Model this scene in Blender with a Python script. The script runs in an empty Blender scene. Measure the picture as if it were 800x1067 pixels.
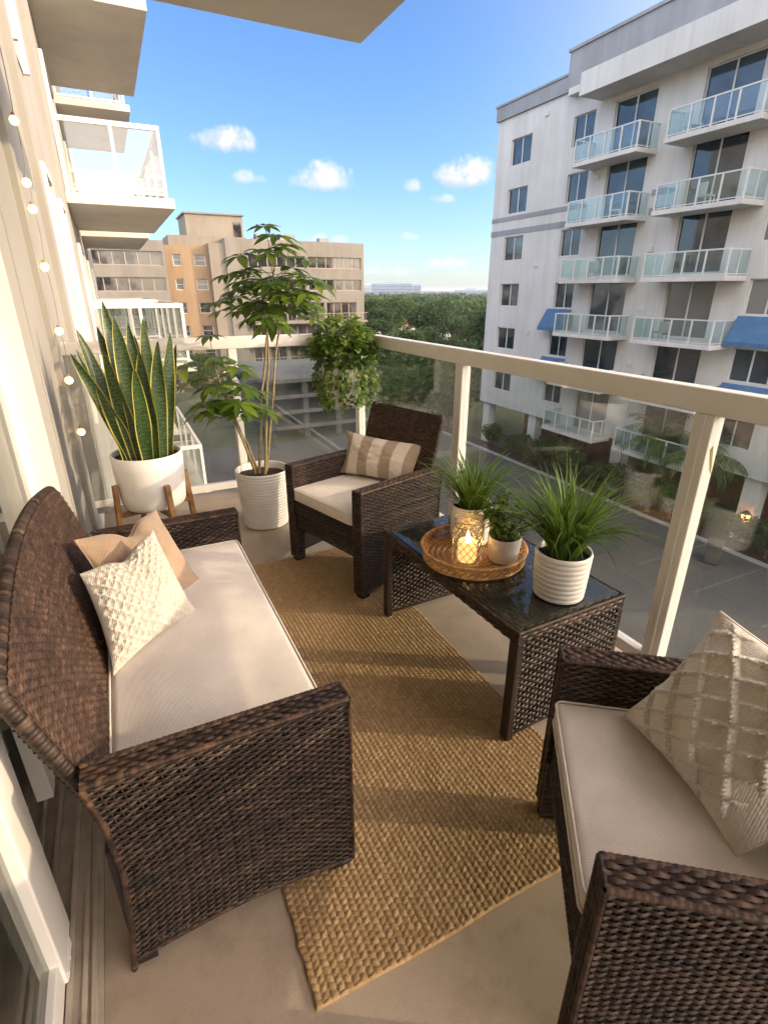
import bpy, bmesh, math, random
import numpy as np
from mathutils import Vector
random.seed(7); RNG = np.random.default_rng(11)
R = math.radians
scn = bpy.context.scene
COL = scn.collection
PI = math.pi

# ------------------------------------------------------------------ helpers
class MB:
    """collects pieces and links them as ONE mesh object"""
    def __init__(self): self.v = []; self.f = []; self.a = []; self.n = 0
    def add(self, verts, faces, val=0.5):
        verts = np.asarray(verts, float).reshape(-1, 3)
        if isinstance(faces, np.ndarray): self.f.append(faces + self.n)
        else:
            for k in (3, 4):
                q = [f for f in faces if len(f) == k]
                if q: self.f.append(np.array(q) + self.n)
            for f in faces:
                if len(f) > 4: self.f.append(np.array([f]) + self.n)
        self.v.append(verts); self.n += len(verts)
        self.a.append(np.broadcast_to(np.asarray(val, float), (len(verts),)).copy())
        return self
    def box(self, x0, x1, y0, y1, z0, z1, val=0.5):
        v = [(x, y, z) for z in (z0, z1) for y in (y0, y1) for x in (x0, x1)]
        return self.add(v, [(0,2,3,1),(4,5,7,6),(0,1,5,4),(2,6,7,3),(0,4,6,2),(1,3,7,5)], val)
    def bbox(self, x0, x1, y0, y1, z0, z1, bev=0.004, seg=2, val=0.5):
        bm = bmesh.new(); bmesh.ops.create_cube(bm, size=1)
        for v in bm.verts: v.co = Vector((x0+(v.co.x+.5)*(x1-x0), y0+(v.co.y+.5)*(y1-y0), z0+(v.co.z+.5)*(z1-z0)))
        bmesh.ops.bevel(bm, geom=bm.edges[:], offset=bev, segments=seg, profile=.6, affect='EDGES')
        bm.verts.index_update()
        self.add([tuple(v.co) for v in bm.verts], [tuple(w.index for w in f.verts) for f in bm.faces], val); bm.free(); return self
    def prism(self, pts, axis, a, b, val=0.5):
        """polygon pts (2D) extruded along an axis between a and b"""
        def P(p, t):
            return {'x': (t, p[0], p[1]), 'y': (p[0], t, p[1]), 'z': (p[0], p[1], t)}[axis]
        n = len(pts); v = [P(p, a) for p in pts] + [P(p, b) for p in pts]
        f = [tuple(range(n))[::-1], tuple(range(n, 2*n))] + [(i, (i+1) % n, n+(i+1) % n, n+i) for i in range(n)]
        return self.add(v, f, val)
    def tube(self, pts, r, seg=6, val=0.5, cap=True):
        pts = np.asarray(pts, float); n = len(pts)
        rr = np.broadcast_to(np.asarray(r, float), (n,))
        T = np.gradient(pts, axis=0); T /= np.linalg.norm(T, axis=1)[:, None] + 1e-12
        up = np.array([0, 0, 1.]) if abs(T[0, 2]) < .9 else np.array([1., 0, 0])
        A = np.cross(T, up); A /= np.linalg.norm(A, axis=1)[:, None] + 1e-12
        B = np.cross(T, A)
        th = np.arange(seg)*2*PI/seg
        V = pts[:, None] + rr[:, None, None]*(A[:, None]*np.cos(th)[None, :, None] + B[:, None]*np.sin(th)[None, :, None])
        i = np.arange(n-1)[:, None]*seg; j = np.arange(seg)[None]; j2 = (j+1) % seg
        F = np.stack([i+j, i+j2, i+seg+j2, i+seg+j], -1).reshape(-1, 4)
        self.add(V.reshape(-1, 3), F, val)
        if cap:
            self.add(V[0], [tuple(range(seg))], val); self.add(V[-1], [tuple(range(seg))[::-1]], val)
        return self
    def lathe(self, prof, seg=40, c=(0, 0, 0), val=0.5):
        prof = np.asarray(prof, float); th = np.arange(seg)*2*PI/seg; n = len(prof)
        V = np.stack([prof[:, None, 0]*np.cos(th)+c[0], prof[:, None, 0]*np.sin(th)+c[1], np.broadcast_to(prof[:, None, 1]+c[2], (n, seg))], -1)
        i = np.arange(n-1)[:, None]*seg; j = np.arange(seg)[None]; j2 = (j+1) % seg
        return self.add(V.reshape(-1, 3), np.stack([i+j, i+j2, i+seg+j2, i+seg+j], -1).reshape(-1, 4), val)
    def grid(self, V, val=0.5, flip=False):
        V = np.asarray(V, float); n, m = V.shape[:2]
        i = np.arange(n-1)[:, None]*m; j = np.arange(m-1)[None]
        F = np.stack([i+j, i+m+j, i+m+j+1, i+j+1], -1).reshape(-1, 4)
        if flip: F = F[:, ::-1]
        return self.add(V.reshape(-1, 3), F, np.asarray(val).reshape(-1) if np.ndim(val) else val)
    def build(self, name, mat, parent=None, smooth=False, world=False, rnd=True):
        me = bpy.data.meshes.new(name)
        V = np.concatenate(self.v)
        if world and parent is not None:
            p = parent
            while p is not None: V = V - np.array(p.location); p = p.parent
        me.vertices.add(len(V)); me.vertices.foreach_set('co', V.astype(np.float32).ravel())
        tot = np.concatenate([np.full(len(f), f.shape[1]) for f in self.f])
        lv = np.concatenate([f.ravel() for f in self.f])
        me.loops.add(len(lv)); me.loops.foreach_set('vertex_index', lv.astype(np.int32))
        me.polygons.add(len(tot)); me.polygons.foreach_set('loop_start', np.concatenate([[0], np.cumsum(tot)[:-1]]).astype(np.int32))
        me.update(calc_edges=True); me.polygons.foreach_set('use_smooth', np.full(len(tot), bool(smooth)))
        at = me.attributes.new('rnd', 'FLOAT', 'POINT'); at.data.foreach_set('value', np.concatenate(self.a).astype(np.float32))
        if mat: me.materials.append(mat)
        o = bpy.data.objects.new(name, me); COL.objects.link(o)
        if parent is not None: o.parent = parent
        return o

def tag(o, label=None, cat=None, group=None, kind=None):
    if label: o['label'] = label
    if cat: o['category'] = cat
    if group: o['group'] = group
    if kind: o['kind'] = kind
    return o
def thing(name, loc, label, cat, rot=0, group=None):
    o = bpy.data.objects.new(name, None); COL.objects.link(o); o.empty_display_size = .1
    o.location = loc; o.rotation_euler = (0, 0, rot)
    return tag(o, label, cat, group)
CHILD = {}
def copy_tree(o, parent=None):
    c = o.copy(); COL.objects.link(c); c.parent = parent
    for ch in [x for x in o.children]: copy_tree(ch, c)
    return c
def norm(a): a = np.asarray(a, float); return a/(np.linalg.norm(a, axis=-1, keepdims=True)+1e-12)
def vnoise(x, y, seed=0):
    """smooth value noise on arrays"""
    r = np.random.default_rng(seed).random((64, 64))
    xi = np.floor(x).astype(int); yi = np.floor(y).astype(int); fx = x-xi; fy = y-yi
    fx = fx*fx*(3-2*fx); fy = fy*fy*(3-2*fy)
    g = lambda a, b: r[a % 64, b % 64]
    return (g(xi, yi)*(1-fx)+g(xi+1, yi)*fx)*(1-fy)+(g(xi, yi+1)*(1-fx)+g(xi+1, yi+1)*fx)*fy

# ------------------------------------------------------------------ materials
def new_mat(name):
    m = bpy.data.materials.new(name); m.use_nodes = True
    nt = m.node_tree; return m, nt, nt.nodes, nt.links, nt.nodes['Principled BSDF']
def noise_col(nt, c1, c2, scale, detail=4, lo=.35, hi=.65, coord='Object', rough=.55):
    N, L = nt.nodes, nt.links
    tc = N.new('ShaderNodeTexCoord'); nz = N.new('ShaderNodeTexNoise'); nz.inputs['Scale'].default_value = scale
    nz.inputs['Detail'].default_value = detail; nz.inputs['Roughness'].default_value = rough
    L.new(tc.outputs[coord], nz.inputs['Vector'])
    rp = N.new('ShaderNodeValToRGB'); rp.color_ramp.elements[0].position = lo; rp.color_ramp.elements[1].position = hi
    rp.color_ramp.elements[0].color = (*c1, 1); rp.color_ramp.elements[1].color = (*c2, 1)
    L.new(nz.outputs['Fac'], rp.inputs['Fac']); return rp.outputs['Color'], nz, tc
def mix_col(nt, fac, a, b, mode='MIX'):
    mx = nt.nodes.new('ShaderNodeMix'); mx.data_type = 'RGBA'; mx.blend_type = mode
    for s, val in ((mx.inputs['Factor'], fac), (mx.inputs['A'], a), (mx.inputs['B'], b)):
        if hasattr(val, 'is_linked') or hasattr(val, 'links'): nt.links.new(val, s)
        elif isinstance(val, (int, float)): s.default_value = val
        else: s.default_value = (*val, 1)
    return mx.outputs['Result']
def add_bump(nt, bsdf, height, strength, dist=.002, coordscale=None):
    b = nt.nodes.new('ShaderNodeBump'); b.inputs['Strength'].default_value = strength; b.inputs['Distance'].default_value = dist
    nt.links.new(height, b.inputs['Height']); nt.links.new(b.outputs['Normal'], bsdf.inputs['Normal'])
def fine_noise(nt, scale, detail=3, coord='Object'):
    tc = nt.nodes.new('ShaderNodeTexCoord'); n = nt.nodes.new('ShaderNodeTexNoise'); n.inputs['Scale'].default_value = scale
    n.inputs['Detail'].default_value = detail; nt.links.new(tc.outputs[coord], n.inputs['Vector']); return n.outputs['Fac']
def surf(name, c1, c2=None, scale=6, rough=.7, bump=0, bscale=60, bdist=.002, spec=.4, lo=.35, hi=.65, detail=5, metallic=0):
    m, nt, N, L, b = new_mat(name)
    c2 = c2 or tuple(min(1, x*1.15) for x in c1)
    c, _, _ = noise_col(nt, c1, c2, scale, detail, lo, hi)
    L.new(c, b.inputs['Base Color']); b.inputs['Roughness'].default_value = rough; b.inputs['Specular IOR Level'].default_value = spec
    b.inputs['Metallic'].default_value = metallic
    if bump: add_bump(nt, b, fine_noise(nt, bscale), bump, bdist)
    return m
def weather(m, amt=.25, sx=.9, sz=.05):
    """rain streaks running down a facade"""
    nt = m.node_tree; b = nt.nodes['Principled BSDF']; src = b.inputs['Base Color'].links[0].from_socket
    tc = nt.nodes.new('ShaderNodeTexCoord'); mp = nt.nodes.new('ShaderNodeMapping'); mp.inputs['Scale'].default_value = (sx, sx, sz); nt.links.new(tc.outputs['Object'], mp.inputs['Vector'])
    n = nt.nodes.new('ShaderNodeTexNoise'); n.inputs['Scale'].default_value = 2.2; n.inputs['Detail'].default_value = 7; n.inputs['Roughness'].default_value = .65; nt.links.new(mp.outputs[0], n.inputs['Vector'])
    c = ramp(nt, n.outputs['Fac'], [(.38, (.62, .59, .55)), (.56, (1, 1, 1)), (1, (1, 1, 1))]); nt.links.new(mix_col(nt, amt, src, c, 'MULTIPLY'), b.inputs['Base Color'])
def attr_out(nt):
    a = nt.nodes.new('ShaderNodeAttribute'); a.attribute_name = 'rnd'; return a.outputs['Fac']
def ramp(nt, fac, stops):
    rp = nt.nodes.new('ShaderNodeValToRGB'); e = rp.color_ramp.elements
    e[0].position, e[0].color = stops[0][0], (*stops[0][1], 1); e[1].position, e[1].color = stops[-1][0], (*stops[-1][1], 1)
    for p, c in stops[1:-1]:
        k = e.new(p); k.color = (*c, 1)
    nt.links.new(fac, rp.inputs['Fac']); return rp.outputs['Color']
def leaf_mat(name, stops, trans=.35, rough=.45, tint=(.35, .5, .08)):
    m, nt, N, L, b = new_mat(name)
    c = ramp(nt, attr_out(nt), stops)
    v, _, _ = noise_col(nt, (.75, .75, .75), (1.15, 1.15, 1.15), 9, 3)
    c = mix_col(nt, 1.0, c, v, 'MULTIPLY')
    L.new(c, b.inputs['Base Color']); b.inputs['Roughness'].default_value = rough; b.inputs['Specular IOR Level'].default_value = .35
    t = N.new('ShaderNodeBsdfTranslucent'); c2 = mix_col(nt, .5, c, tint); L.new(c2, t.inputs['Color'])
    mx = N.new('ShaderNodeMixShader'); mx.inputs['Fac'].default_value = trans
    L.new(b.outputs[0], mx.inputs[1]); L.new(t.outputs[0], mx.inputs[2])
    L.new(mx.outputs[0], N['Material Output'].inputs['Surface']); return m
def glass_mat(name, tint, refl=.9, base=.04, rough=0.0, dirt_haze=0.0):
    m, nt, N, L, b = new_mat(name); N.remove(b)
    lw = N.new('ShaderNodeLayerWeight'); lw.inputs['Blend'].default_value = .5
    p = N.new('ShaderNodeMath'); p.operation = 'POWER'; p.inputs[1].default_value = 5; L.new(lw.outputs['Facing'], p.inputs[0])
    q = N.new('ShaderNodeMath'); q.operation = 'MULTIPLY_ADD'; q.inputs[1].default_value = refl; q.inputs[2].default_value = base; q.use_clamp = True
    L.new(p.outputs[0], q.inputs[0])
    t = N.new('ShaderNodeBsdfTransparent'); t.inputs['Color'].default_value = (*tint, 1)
    g = N.new('ShaderNodeBsdfGlossy'); g.inputs['Roughness'].default_value = rough
    mx = N.new('ShaderNodeMixShader'); L.new(q.outputs[0], mx.inputs['Fac']); L.new(t.outputs[0], mx.inputs[1]); L.new(g.outputs[0], mx.inputs[2])
    out = mx.outputs[0]
    if dirt_haze:
        d = N.new('ShaderNodeBsdfDiffuse'); d.inputs['Color'].default_value = (.7, .7, .66, 1)
        f = fine_noise(nt, 5, 6); mm = N.new('ShaderNodeMath'); mm.operation = 'MULTIPLY'; mm.inputs[1].default_value = dirt_haze; L.new(f, mm.inputs[0])
        m2 = N.new('ShaderNodeMixShader'); L.new(mm.outputs[0], m2.inputs['Fac']); L.new(out, m2.inputs[1]); L.new(d.outputs[0], m2.inputs[2]); out = m2.outputs[0]
    L.new(out, N['Material Output'].inputs['Surface']); return m
def emit_mat(name, col, strength):
    m, nt, N, L, b = new_mat(name); b.inputs['Base Color'].default_value = (*col, 1)
    b.inputs['Emission Color'].default_value = (*col, 1); b.inputs['Emission Strength'].default_value = strength; return m
def pane_mat(name, a, bcol, scale=.6, rough=.04):
    m, nt, N, L, b = new_mat(name)
    c, _, _ = noise_col(nt, a, bcol, scale, 2, .42, .58); L.new(c, b.inputs['Base Color'])
    b.inputs['Roughness'].default_value = rough; b.inputs['Specular IOR Level'].default_value = .7; return m

def wicker_mat(name, stops, rough=.48):
    m, nt, N, L, b = new_mat(name)
    c = ramp(nt, attr_out(nt), stops)
    v, _, _ = noise_col(nt, (.6, .6, .6), (1.35, 1.3, 1.25), 45, 4, .3, .7)
    c = mix_col(nt, 1.0, c, v, 'MULTIPLY'); L.new(c, b.inputs['Base Color'])
    b.inputs['Roughness'].default_value = rough; b.inputs['Specular IOR Level'].default_value = .3
    add_bump(nt, b, fine_noise(nt, 420, 2), .35, .001); return m
def fabric_mat(name, c1, c2, bscale=700, bump=.5, rough=.95):
    m, nt, N, L, b = new_mat(name)
    tc = N.new('ShaderNodeTexCoord')
    c, _, _ = noise_col(nt, c1, c2, 260, 3, .3, .7); c_, _, _ = noise_col(nt, (.9, .9, .9), (1.05, 1.05, 1.05), 7, 3)
    c = mix_col(nt, 1.0, c, c_, 'MULTIPLY'); L.new(c, b.inputs['Base Color'])
    b.inputs['Roughness'].default_value = rough; b.inputs['Specular IOR Level'].default_value = .15
    b.inputs['Sheen Weight'].default_value = .25; b.inputs['Sheen Roughness'].default_value = .5
    w1 = N.new('ShaderNodeTexWave'); w1.inputs['Scale'].default_value = bscale/6; w1.inputs['Distortion'].default_value = 1.5; w1.inputs['Detail'].default_value = 2
    w2 = N.new('ShaderNodeTexWave'); w2.bands_direction = 'Y'; w2.inputs['Scale'].default_value = bscale/6; w2.inputs['Distortion'].default_value = 1.5; w2.inputs['Detail'].default_value = 2
    L.new(tc.outputs['Object'], w1.inputs['Vector']); L.new(tc.outputs['Object'], w2.inputs['Vector'])
    ad = N.new('ShaderNodeMath'); ad.operation = 'ADD'; L.new(w1.outputs['Fac'], ad.inputs[0]); L.new(w2.outputs['Fac'], ad.inputs[1])
    ad2 = N.new('ShaderNodeMath'); ad2.operation = 'MULTIPLY_ADD'; ad2.inputs[1].default_value = .5; L.new(ad.outputs[0], ad2.inputs[0]); L.new(fine_noise(nt, 30, 4), ad2.inputs[2])
    add_bump(nt, b, ad2.outputs[0], bump, .0012); return m

M = {}
M['stucco'] = surf('cream_stucco', (.34, .315, .27), (.39, .365, .315), .8, .85, .25, 60, .003)
M['white_metal'] = surf('cream_painted_metal', (.76, .72, .65), (.82, .78, .71), 5, .38, .08, 300, .001, .5)
M['grey_metal'] = surf('grey_painted_metal', (.30, .29, .26), (.36, .35, .31), 5, .45, .08, 300, .001, .5)
M['slab'] = surf('painted_concrete', (.64, .59, .515), (.72, .67, .59), 1.6, .8, .25, 40, .003)
M['rail_glass'] = glass_mat('railing_glass', (.90, .925, .92), .9, .07, 0.0, .045)  # its diffuse film also paints the hazy reflected veil on the panels
M['door_glass'] = glass_mat('door_glass', (.62, .66, .62), .9, .06, 0.0, .02)
M['far_glass'] = glass_mat('pale_railing_glass', (.86, .93, .925), .9, .05, 0.02, .05)
M['wicker'] = wicker_mat('brown_wicker', [(0, (.012, .0078, .0056)), (.5, (.034, .0215, .0148)), (1, (.088, .056, .037))])
M['wicker_edge'] = wicker_mat('brown_wicker_wrap', [(0, (.018, .010, .007)), (.5, (.044, .025, .016)), (1, (.105, .06, .036))])
M['wicker_back_sheen'] = wicker_mat('brown_wicker_back_sheen', [(0, (.024, .014, .009)), (.5, (.056, .032, .021)), (1, (.12, .07, .046))], .55)  # lighter copy of the brown wicker: grazing sheen put into the colour
M['core'] = surf('dark_core', (.012, .008, .006), (.016, .011, .008), 8, .8)
M['cushion'] = fabric_mat('cream_canvas', (.70, .625, .53), (.79, .715, .615))
M['tan_fabric'] = fabric_mat('tan_linen', (.30, .205, .125), (.40, .285, .185), 520, .7)
M['cream_fabric'] = fabric_mat('cream_cotton', (.76, .69, .57), (.85, .78, .66), 400, .8)
M['ivory_fabric'] = fabric_mat('ivory_knit', (.50, .445, .36), (.61, .555, .46), 400, .8)
M['rattan'] = wicker_mat('honey_rattan', [(0, (.32, .165, .05)), (.5, (.50, .28, .10)), (1, (.62, .38, .16))], .45)
M['white_pot'] = surf('white_ceramic', (.70, .66, .59), (.78, .74, .67), 9, .42, .12, 160, .001, .5)
M['soil'] = surf('potting_soil', (.02, .013, .008), (.06, .04, .025), 60, .95, .9, 90, .01)
M['wood'] = surf('walnut_wood', (.17, .085, .03), (.28, .15, .06), 22, .4, .2, 80, .001, .5)

def light_colors(): pass
# floor: broom-finished painted concrete
def floor_mat():
    m, nt, N, L, b = new_mat('coated_concrete_floor')
    c, nz, tc = noise_col(nt, (.36, .285, .205), (.46, .37, .28), 2.2, 6, .3, .7)
    s, _, _ = noise_col(nt, (.84, .84, .84), (1.06, 1.06, 1.06), 330, 3, .3, .65)
    c = mix_col(nt, 1.0, c, s, 'MULTIPLY')
    v = N.new('ShaderNodeTexNoise'); v.inputs['Scale'].default_value = 5; v.inputs['Detail'].default_value = 8; v.inputs['Roughness'].default_value = .7
    L.new(tc.outputs['Object'], v.inputs['Vector'])
    st = ramp(nt, v.outputs['Fac'], [(.34, (.60, .57, .52)), (.5, (1, 1, 1)), (1, (1, 1, 1))]); c = mix_col(nt, .5, c, st, 'MULTIPLY')
    L.new(c, b.inputs['Base Color']); b.inputs['Roughness'].default_value = .55; b.inputs['Specular IOR Level'].default_value = .35
    add_bump(nt, b, fine_noise(nt, 420, 5), .3, .002); return m
M['floor'] = floor_mat()
def rug_mat():
    m, nt, N, L, b = new_mat('braided_jute')
    c = ramp(nt, attr_out(nt), [(0, (.30, .185, .088)), (.5, (.43, .285, .145)), (1, (.57, .405, .23))])
    v, _, _ = noise_col(nt, (.62, .6, .56), (1.25, 1.25, 1.22), 320, 4, .3, .7)
    c = mix_col(nt, 1.0, c, v, 'MULTIPLY'); L.new(c, b.inputs['Base Color']); b.inputs['Roughness'].default_value = .9; b.inputs['Specular IOR Level'].default_value = .2
    add_bump(nt, b, fine_noise(nt, 480, 4), .8, .003); return m
M['jute'] = rug_mat()

# ------------------------------------------------------------------ camera, light, sky
cam = bpy.data.cameras.new('camera'); co = bpy.data.objects.new('camera', cam); COL.objects.link(co); scn.camera = co
co.location = (0, 0, 1.4); co.rotation_euler = (R(90-22.647), 0, R(-26.03))
cam.sensor_fit = 'HORIZONTAL'; cam.sensor_width = 36; cam.lens = 550.43/800*36
cam.clip_start = .02; cam.clip_end = 6000
SUN_AZ = math.atan2(.857, -.515); SUN_EL = R(18)      # azimuth clockwise from +Y
sd = Vector((math.sin(SUN_AZ)*math.cos(SUN_EL), math.cos(SUN_AZ)*math.cos(SUN_EL), math.sin(SUN_EL)))
sl = bpy.data.lights.new('sun', 'SUN'); sl.energy = 2.0; sl.angle = R(.53); sl.color = (1, .78, .53)
so = bpy.data.objects.new('sun', sl); COL.objects.link(so); so.rotation_euler = sd.to_track_quat('Z', 'Y').to_euler()
scn.view_settings.view_transform = 'Standard'; scn.view_settings.look = 'None'; scn.view_settings.exposure = 1.03; scn.view_settings.gamma = 1
scn.cycles.max_bounces = 8; scn.cycles.transparent_max_bounces = 20; scn.cycles.diffuse_bounces = 5
scn.cycles.caustics_reflective = False; scn.cycles.caustics_refractive = False
scn.cycles.use_denoising = True

def px_dir(x, y):
    f = 550.43; pit = R(22.647); yaw = R(26.03)
    Fw = np.array([math.sin(yaw)*math.cos(pit), math.cos(yaw)*math.cos(pit), -math.sin(pit)]); Rt = np.array([math.cos(yaw), -math.sin(yaw), 0]); U = np.cross(Rt, Fw)
    return norm(Fw*f+Rt*(x-400)-U*(y-533.5))
def make_world():
    w = bpy.data.worlds.new('World'); scn.world = w; w.use_nodes = True
    nt = w.node_tree; N, L = nt.nodes, nt.links; bg = N['Background']
    sky = N.new('ShaderNodeTexSky'); sky.sky_type = 'NISHITA'; sky.sun_disc = False
    sky.sun_elevation = SUN_EL; sky.sun_rotation = SUN_AZ; sky.air_density = 1.0; sky.dust_density = .6; sky.ozone_density = 2.0; sky.altitude = 10
    tc = N.new('ShaderNodeTexCoord'); D = tc.outputs['Generated']
    nz = N.new('ShaderNodeTexNoise'); nz.inputs['Scale'].default_value = 30; nz.inputs['Detail'].default_value = 8; nz.inputs['Roughness'].default_value = .62; L.new(D, nz.inputs['Vector'])
    nb = N.new('ShaderNodeMath'); nb.operation = 'MULTIPLY_ADD'; nb.inputs[1].default_value = 3.4; nb.inputs[2].default_value = -1.75; L.new(nz.outputs['Fac'], nb.inputs[0])
    def math_(op, a, b=None, clamp=False):
        n = N.new('ShaderNodeMath'); n.operation = op; n.use_clamp = clamp
        for s, vv in zip(n.inputs, (a, b)):
            if vv is None: continue
            if isinstance(vv, (int, float)): s.default_value = vv
            else: L.new(vv, s)
        return n.outputs[0]
    def dot(vec):
        n = N.new('ShaderNodeVectorMath'); n.operation = 'DOT_PRODUCT'; n.inputs[1].default_value = tuple(vec); L.new(D, n.inputs[0]); return n.outputs['Value']
    sx = N.new('ShaderNodeSeparateXYZ'); L.new(D, sx.inputs[0])
    hi = math_('MULTIPLY', sx.outputs['Z'], 3.2, True); hi = math_('POWER', hi, .6)
    col = mix_col(nt, 1.0, sky.outputs['Color'], mix_col(nt, hi, (.68, .76, .96), (.55, .73, 1.0)), 'MULTIPLY')
    # added warm fill lobe around the low sun, mostly outside the view
    gl = math_('POWER', math_('MAXIMUM', dot(sd), 0.0), 2.4)
    glow = mix_col(nt, gl, (0, 0, 0), (12.8, 9.4, 6.2)); col = mix_col(nt, 1.0, col, glow, 'ADD')
    # two added fill lobes, unseen: behind the camera and over our own roof
    for az_, el_, c_, pw in ((172, 20, (15.0, 11.9, 9.0), 3.0), (248, 26, (7.6, 7.7, 8.0), 2.6)):
        g2 = math_('POWER', math_('MAXIMUM', dot((math.sin(R(az_))*math.cos(R(el_)), math.cos(R(az_))*math.cos(R(el_)), math.sin(R(el_)))), 0.0), pw)
        col = mix_col(nt, 1.0, col, mix_col(nt, g2, (0, 0, 0), c_), 'ADD')
    # individual cumulus puffs: (direction, half width, half height, density)
    puffs = [(px_dir(238, 149), .062, .030, 1.0), (px_dir(258, 186), .034, .018, .75), (px_dir(338, 189), .062, .033, 1.0), (px_dir(318, 191), .05, .016, .6),
             (px_dir(482, 184), .062, .040, 1.15), (px_dir(430, 195), .020, .016, .55), (px_dir(462, 208), .03, .012, .55), (px_dir(427, 247), .028, .014, .8), (px_dir(462, 276), .05, .016, .6),
             (px_dir(330, 249), .030, .014, .5), (px_dir(352, 251), .022, .012, .4), (px_dir(400, 284), .08, .012, .3), (px_dir(490, 287), .05, .010, .3)]
    rs = np.random.default_rng(5)
    for k in range(14):   # more of the same sky where the photograph does not look
        a = rs.uniform(1.2, 5.6); e = rs.uniform(.06, .5); puffs.append((np.array([math.sin(a)*math.cos(e), math.cos(a)*math.cos(e), math.sin(e)]), rs.uniform(.05, .12), rs.uniform(.025, .05), .9))
    for c, ax, az, dens in puffs:
        c = norm(c); ax *= .86; az *= .84; rt = norm(np.cross(c, [0, 0, 1])); up = np.cross(rt, c)
        a = math_('DIVIDE', dot(rt), ax); b = math_('DIVIDE', dot(up), az)
        below = math_('LESS_THAN', b, 0.0); b = math_('MULTIPLY', b, math_('MULTIPLY_ADD', below, .5)) if False else math_('MULTIPLY', b, math_('ADD', math_('MULTIPLY', below, .7), 1.0))
        r2 = math_('ADD', math_('MULTIPLY', a, a), math_('MULTIPLY', b, b))
        m = math_('ADD', math_('SUBTRACT', 1.0, r2), nb.outputs[0])
        front = math_('GREATER_THAN', dot(c), 0.0)
        m = math_('MULTIPLY', m, front, False); m = math_('MULTIPLY', m, .85, True); m = math_('MULTIPLY', math_('POWER', m, 1.3), dens*.85, True)
        t = math_('MULTIPLY', math_('ADD', math_('ADD', b, math_('MULTIPLY', a, .35)), .9), .55, True)   # sunlit crown, grey base
        lit = mix_col(nt, t, (2.6, 2.6, 3.3), (5.9, 4.9, 4.3))
        col = mix_col(nt, m, col, lit)
    L.new(col, bg.inputs['Color']); bg.inputs['Strength'].default_value = .15
make_world()

# ------------------------------------------------------------------ weave
def weave(mb, P, Lu, Lv, pv=.0085, pu=.026, amp=.0022, th=.0028, flip=False, sub=4, seed=0, jit=.25, stakes=True, wid=1.02, var=.13):
    """woven strands along u over upright stakes; P(u,v)->(...,3)"""
    r = np.random.default_rng(seed); nr = max(2, int(round(Lv/pv))); ns = max(1, int(round(Lu/pu)))
    nu = ns*sub+1; u = np.linspace(0, 1, nu)
    e = 1e-3
    def nrm(U, V):
        a = P(np.clip(U+e, 0, 1), V)-P(np.clip(U-e, 0, 1), V); b = P(U, np.clip(V+e, 0, 1))-P(U, np.clip(V-e, 0, 1))
        n = norm(np.cross(a, b)); return -n if flip else n
    i = np.arange(nr)[:, None, None]; cs = np.array([-.5, -.27, 0, .27, .5])[None, :, None]; h = np.array([-.35, .7, 1, .7, -.35])[None, :, None]
    U = np.broadcast_to(u[None, None, :], (nr, 5, nu)); ph = r.uniform(-.12, .12, (nr, 1, 1))
    wav = .05*vnoise(np.broadcast_to(u[None]*ns*.3, (nr, nu))+7*np.arange(nr)[:, None], np.broadcast_to(np.arange(nr)[:, None]*.7, (nr, nu)), seed)[:, None, :]
    V = np.clip((i+.5+cs*wid+r.uniform(-jit, jit, (nr, 1, 1))*.5+wav*4-.1)/nr, 0, 1)
    V = np.broadcast_to(V, (nr, 5, nu)).copy()
    d = amp*np.cos(PI*(ns*U+i+ph)) * (1+r.uniform(-.25, .25, (nr, 1, 1))) + th*h
    X = P(U, V)+nrm(U, V)*d[..., None]
    patch = vnoise(np.broadcast_to(u[None]*ns*.55, (nr, nu))+13*np.arange(nr)[:, None]*.37, np.broadcast_to(np.arange(nr)[:, None]*.83, (nr, nu)), seed+5)[:, None, :]
    big = vnoise(np.broadcast_to(u[None]*Lu*9, (nr, nu)), np.broadcast_to(np.arange(nr)[:, None]*pv*9, (nr, nu)), seed+9)[:, None, :]
    val = np.clip(.46+r.normal(0, var, (nr, 1, 1))+.75*(patch-.5)+.35*(big-.5)+.10*np.cos(PI*(ns*U+i)), 0, 1)
    n5 = 5*nu
    ii = np.arange(nr)[:, None, None]*n5; c = np.arange(4)[None, :, None]*nu; k = np.arange(nu-1)[None, None]
    a0 = ii+c+k; F = np.stack([a0, a0+1, a0+nu+1, a0+nu], -1).reshape(-1, 4)
    if flip: F = F[:, ::-1]
    mb.add(X.reshape(-1, 3), F, val.reshape(-1))
    if stakes:
        nv = 14; v = np.linspace(0, 1, nv); U0 = (np.arange(ns+1)/ns)
        off = np.array([-.11, 0, .11])/ns
        U = np.clip(U0[:, None, None]+off[None, :, None], 0, 1)*np.ones((1, 1, nv)); V = np.ones((ns+1, 3, 1))*v
        X = P(U, V)+nrm(U, V)*(np.array([-.5, .6, -.5])*th)[None, :, None, None]
        ii = np.arange(ns+1)[:, None, None]*3*nv; c = np.arange(2)[None, :, None]*nv; k = np.arange(nv-1)[None, None]
        a0 = ii+c+k; F = np.stack([a0, a0+nv, a0+nv+1, a0+1], -1).reshape(-1, 4)
        if flip: F = F[:, ::-1]
        mb.add(X.reshape(-1, 3), F, .45)
def quadP(p00, p10, p11, p01):
    p00, p10, p11, p01 = [np.asarray(p, float) for p in (p00, p10, p11, p01)]
    def P(U, V):
        U = np.asarray(U)[..., None]; V = np.asarray(V)[..., None]
        return (p00*(1-U)+p10*U)*(1-V)+(p01*(1-U)+p11*U)*V
    return P
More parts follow.
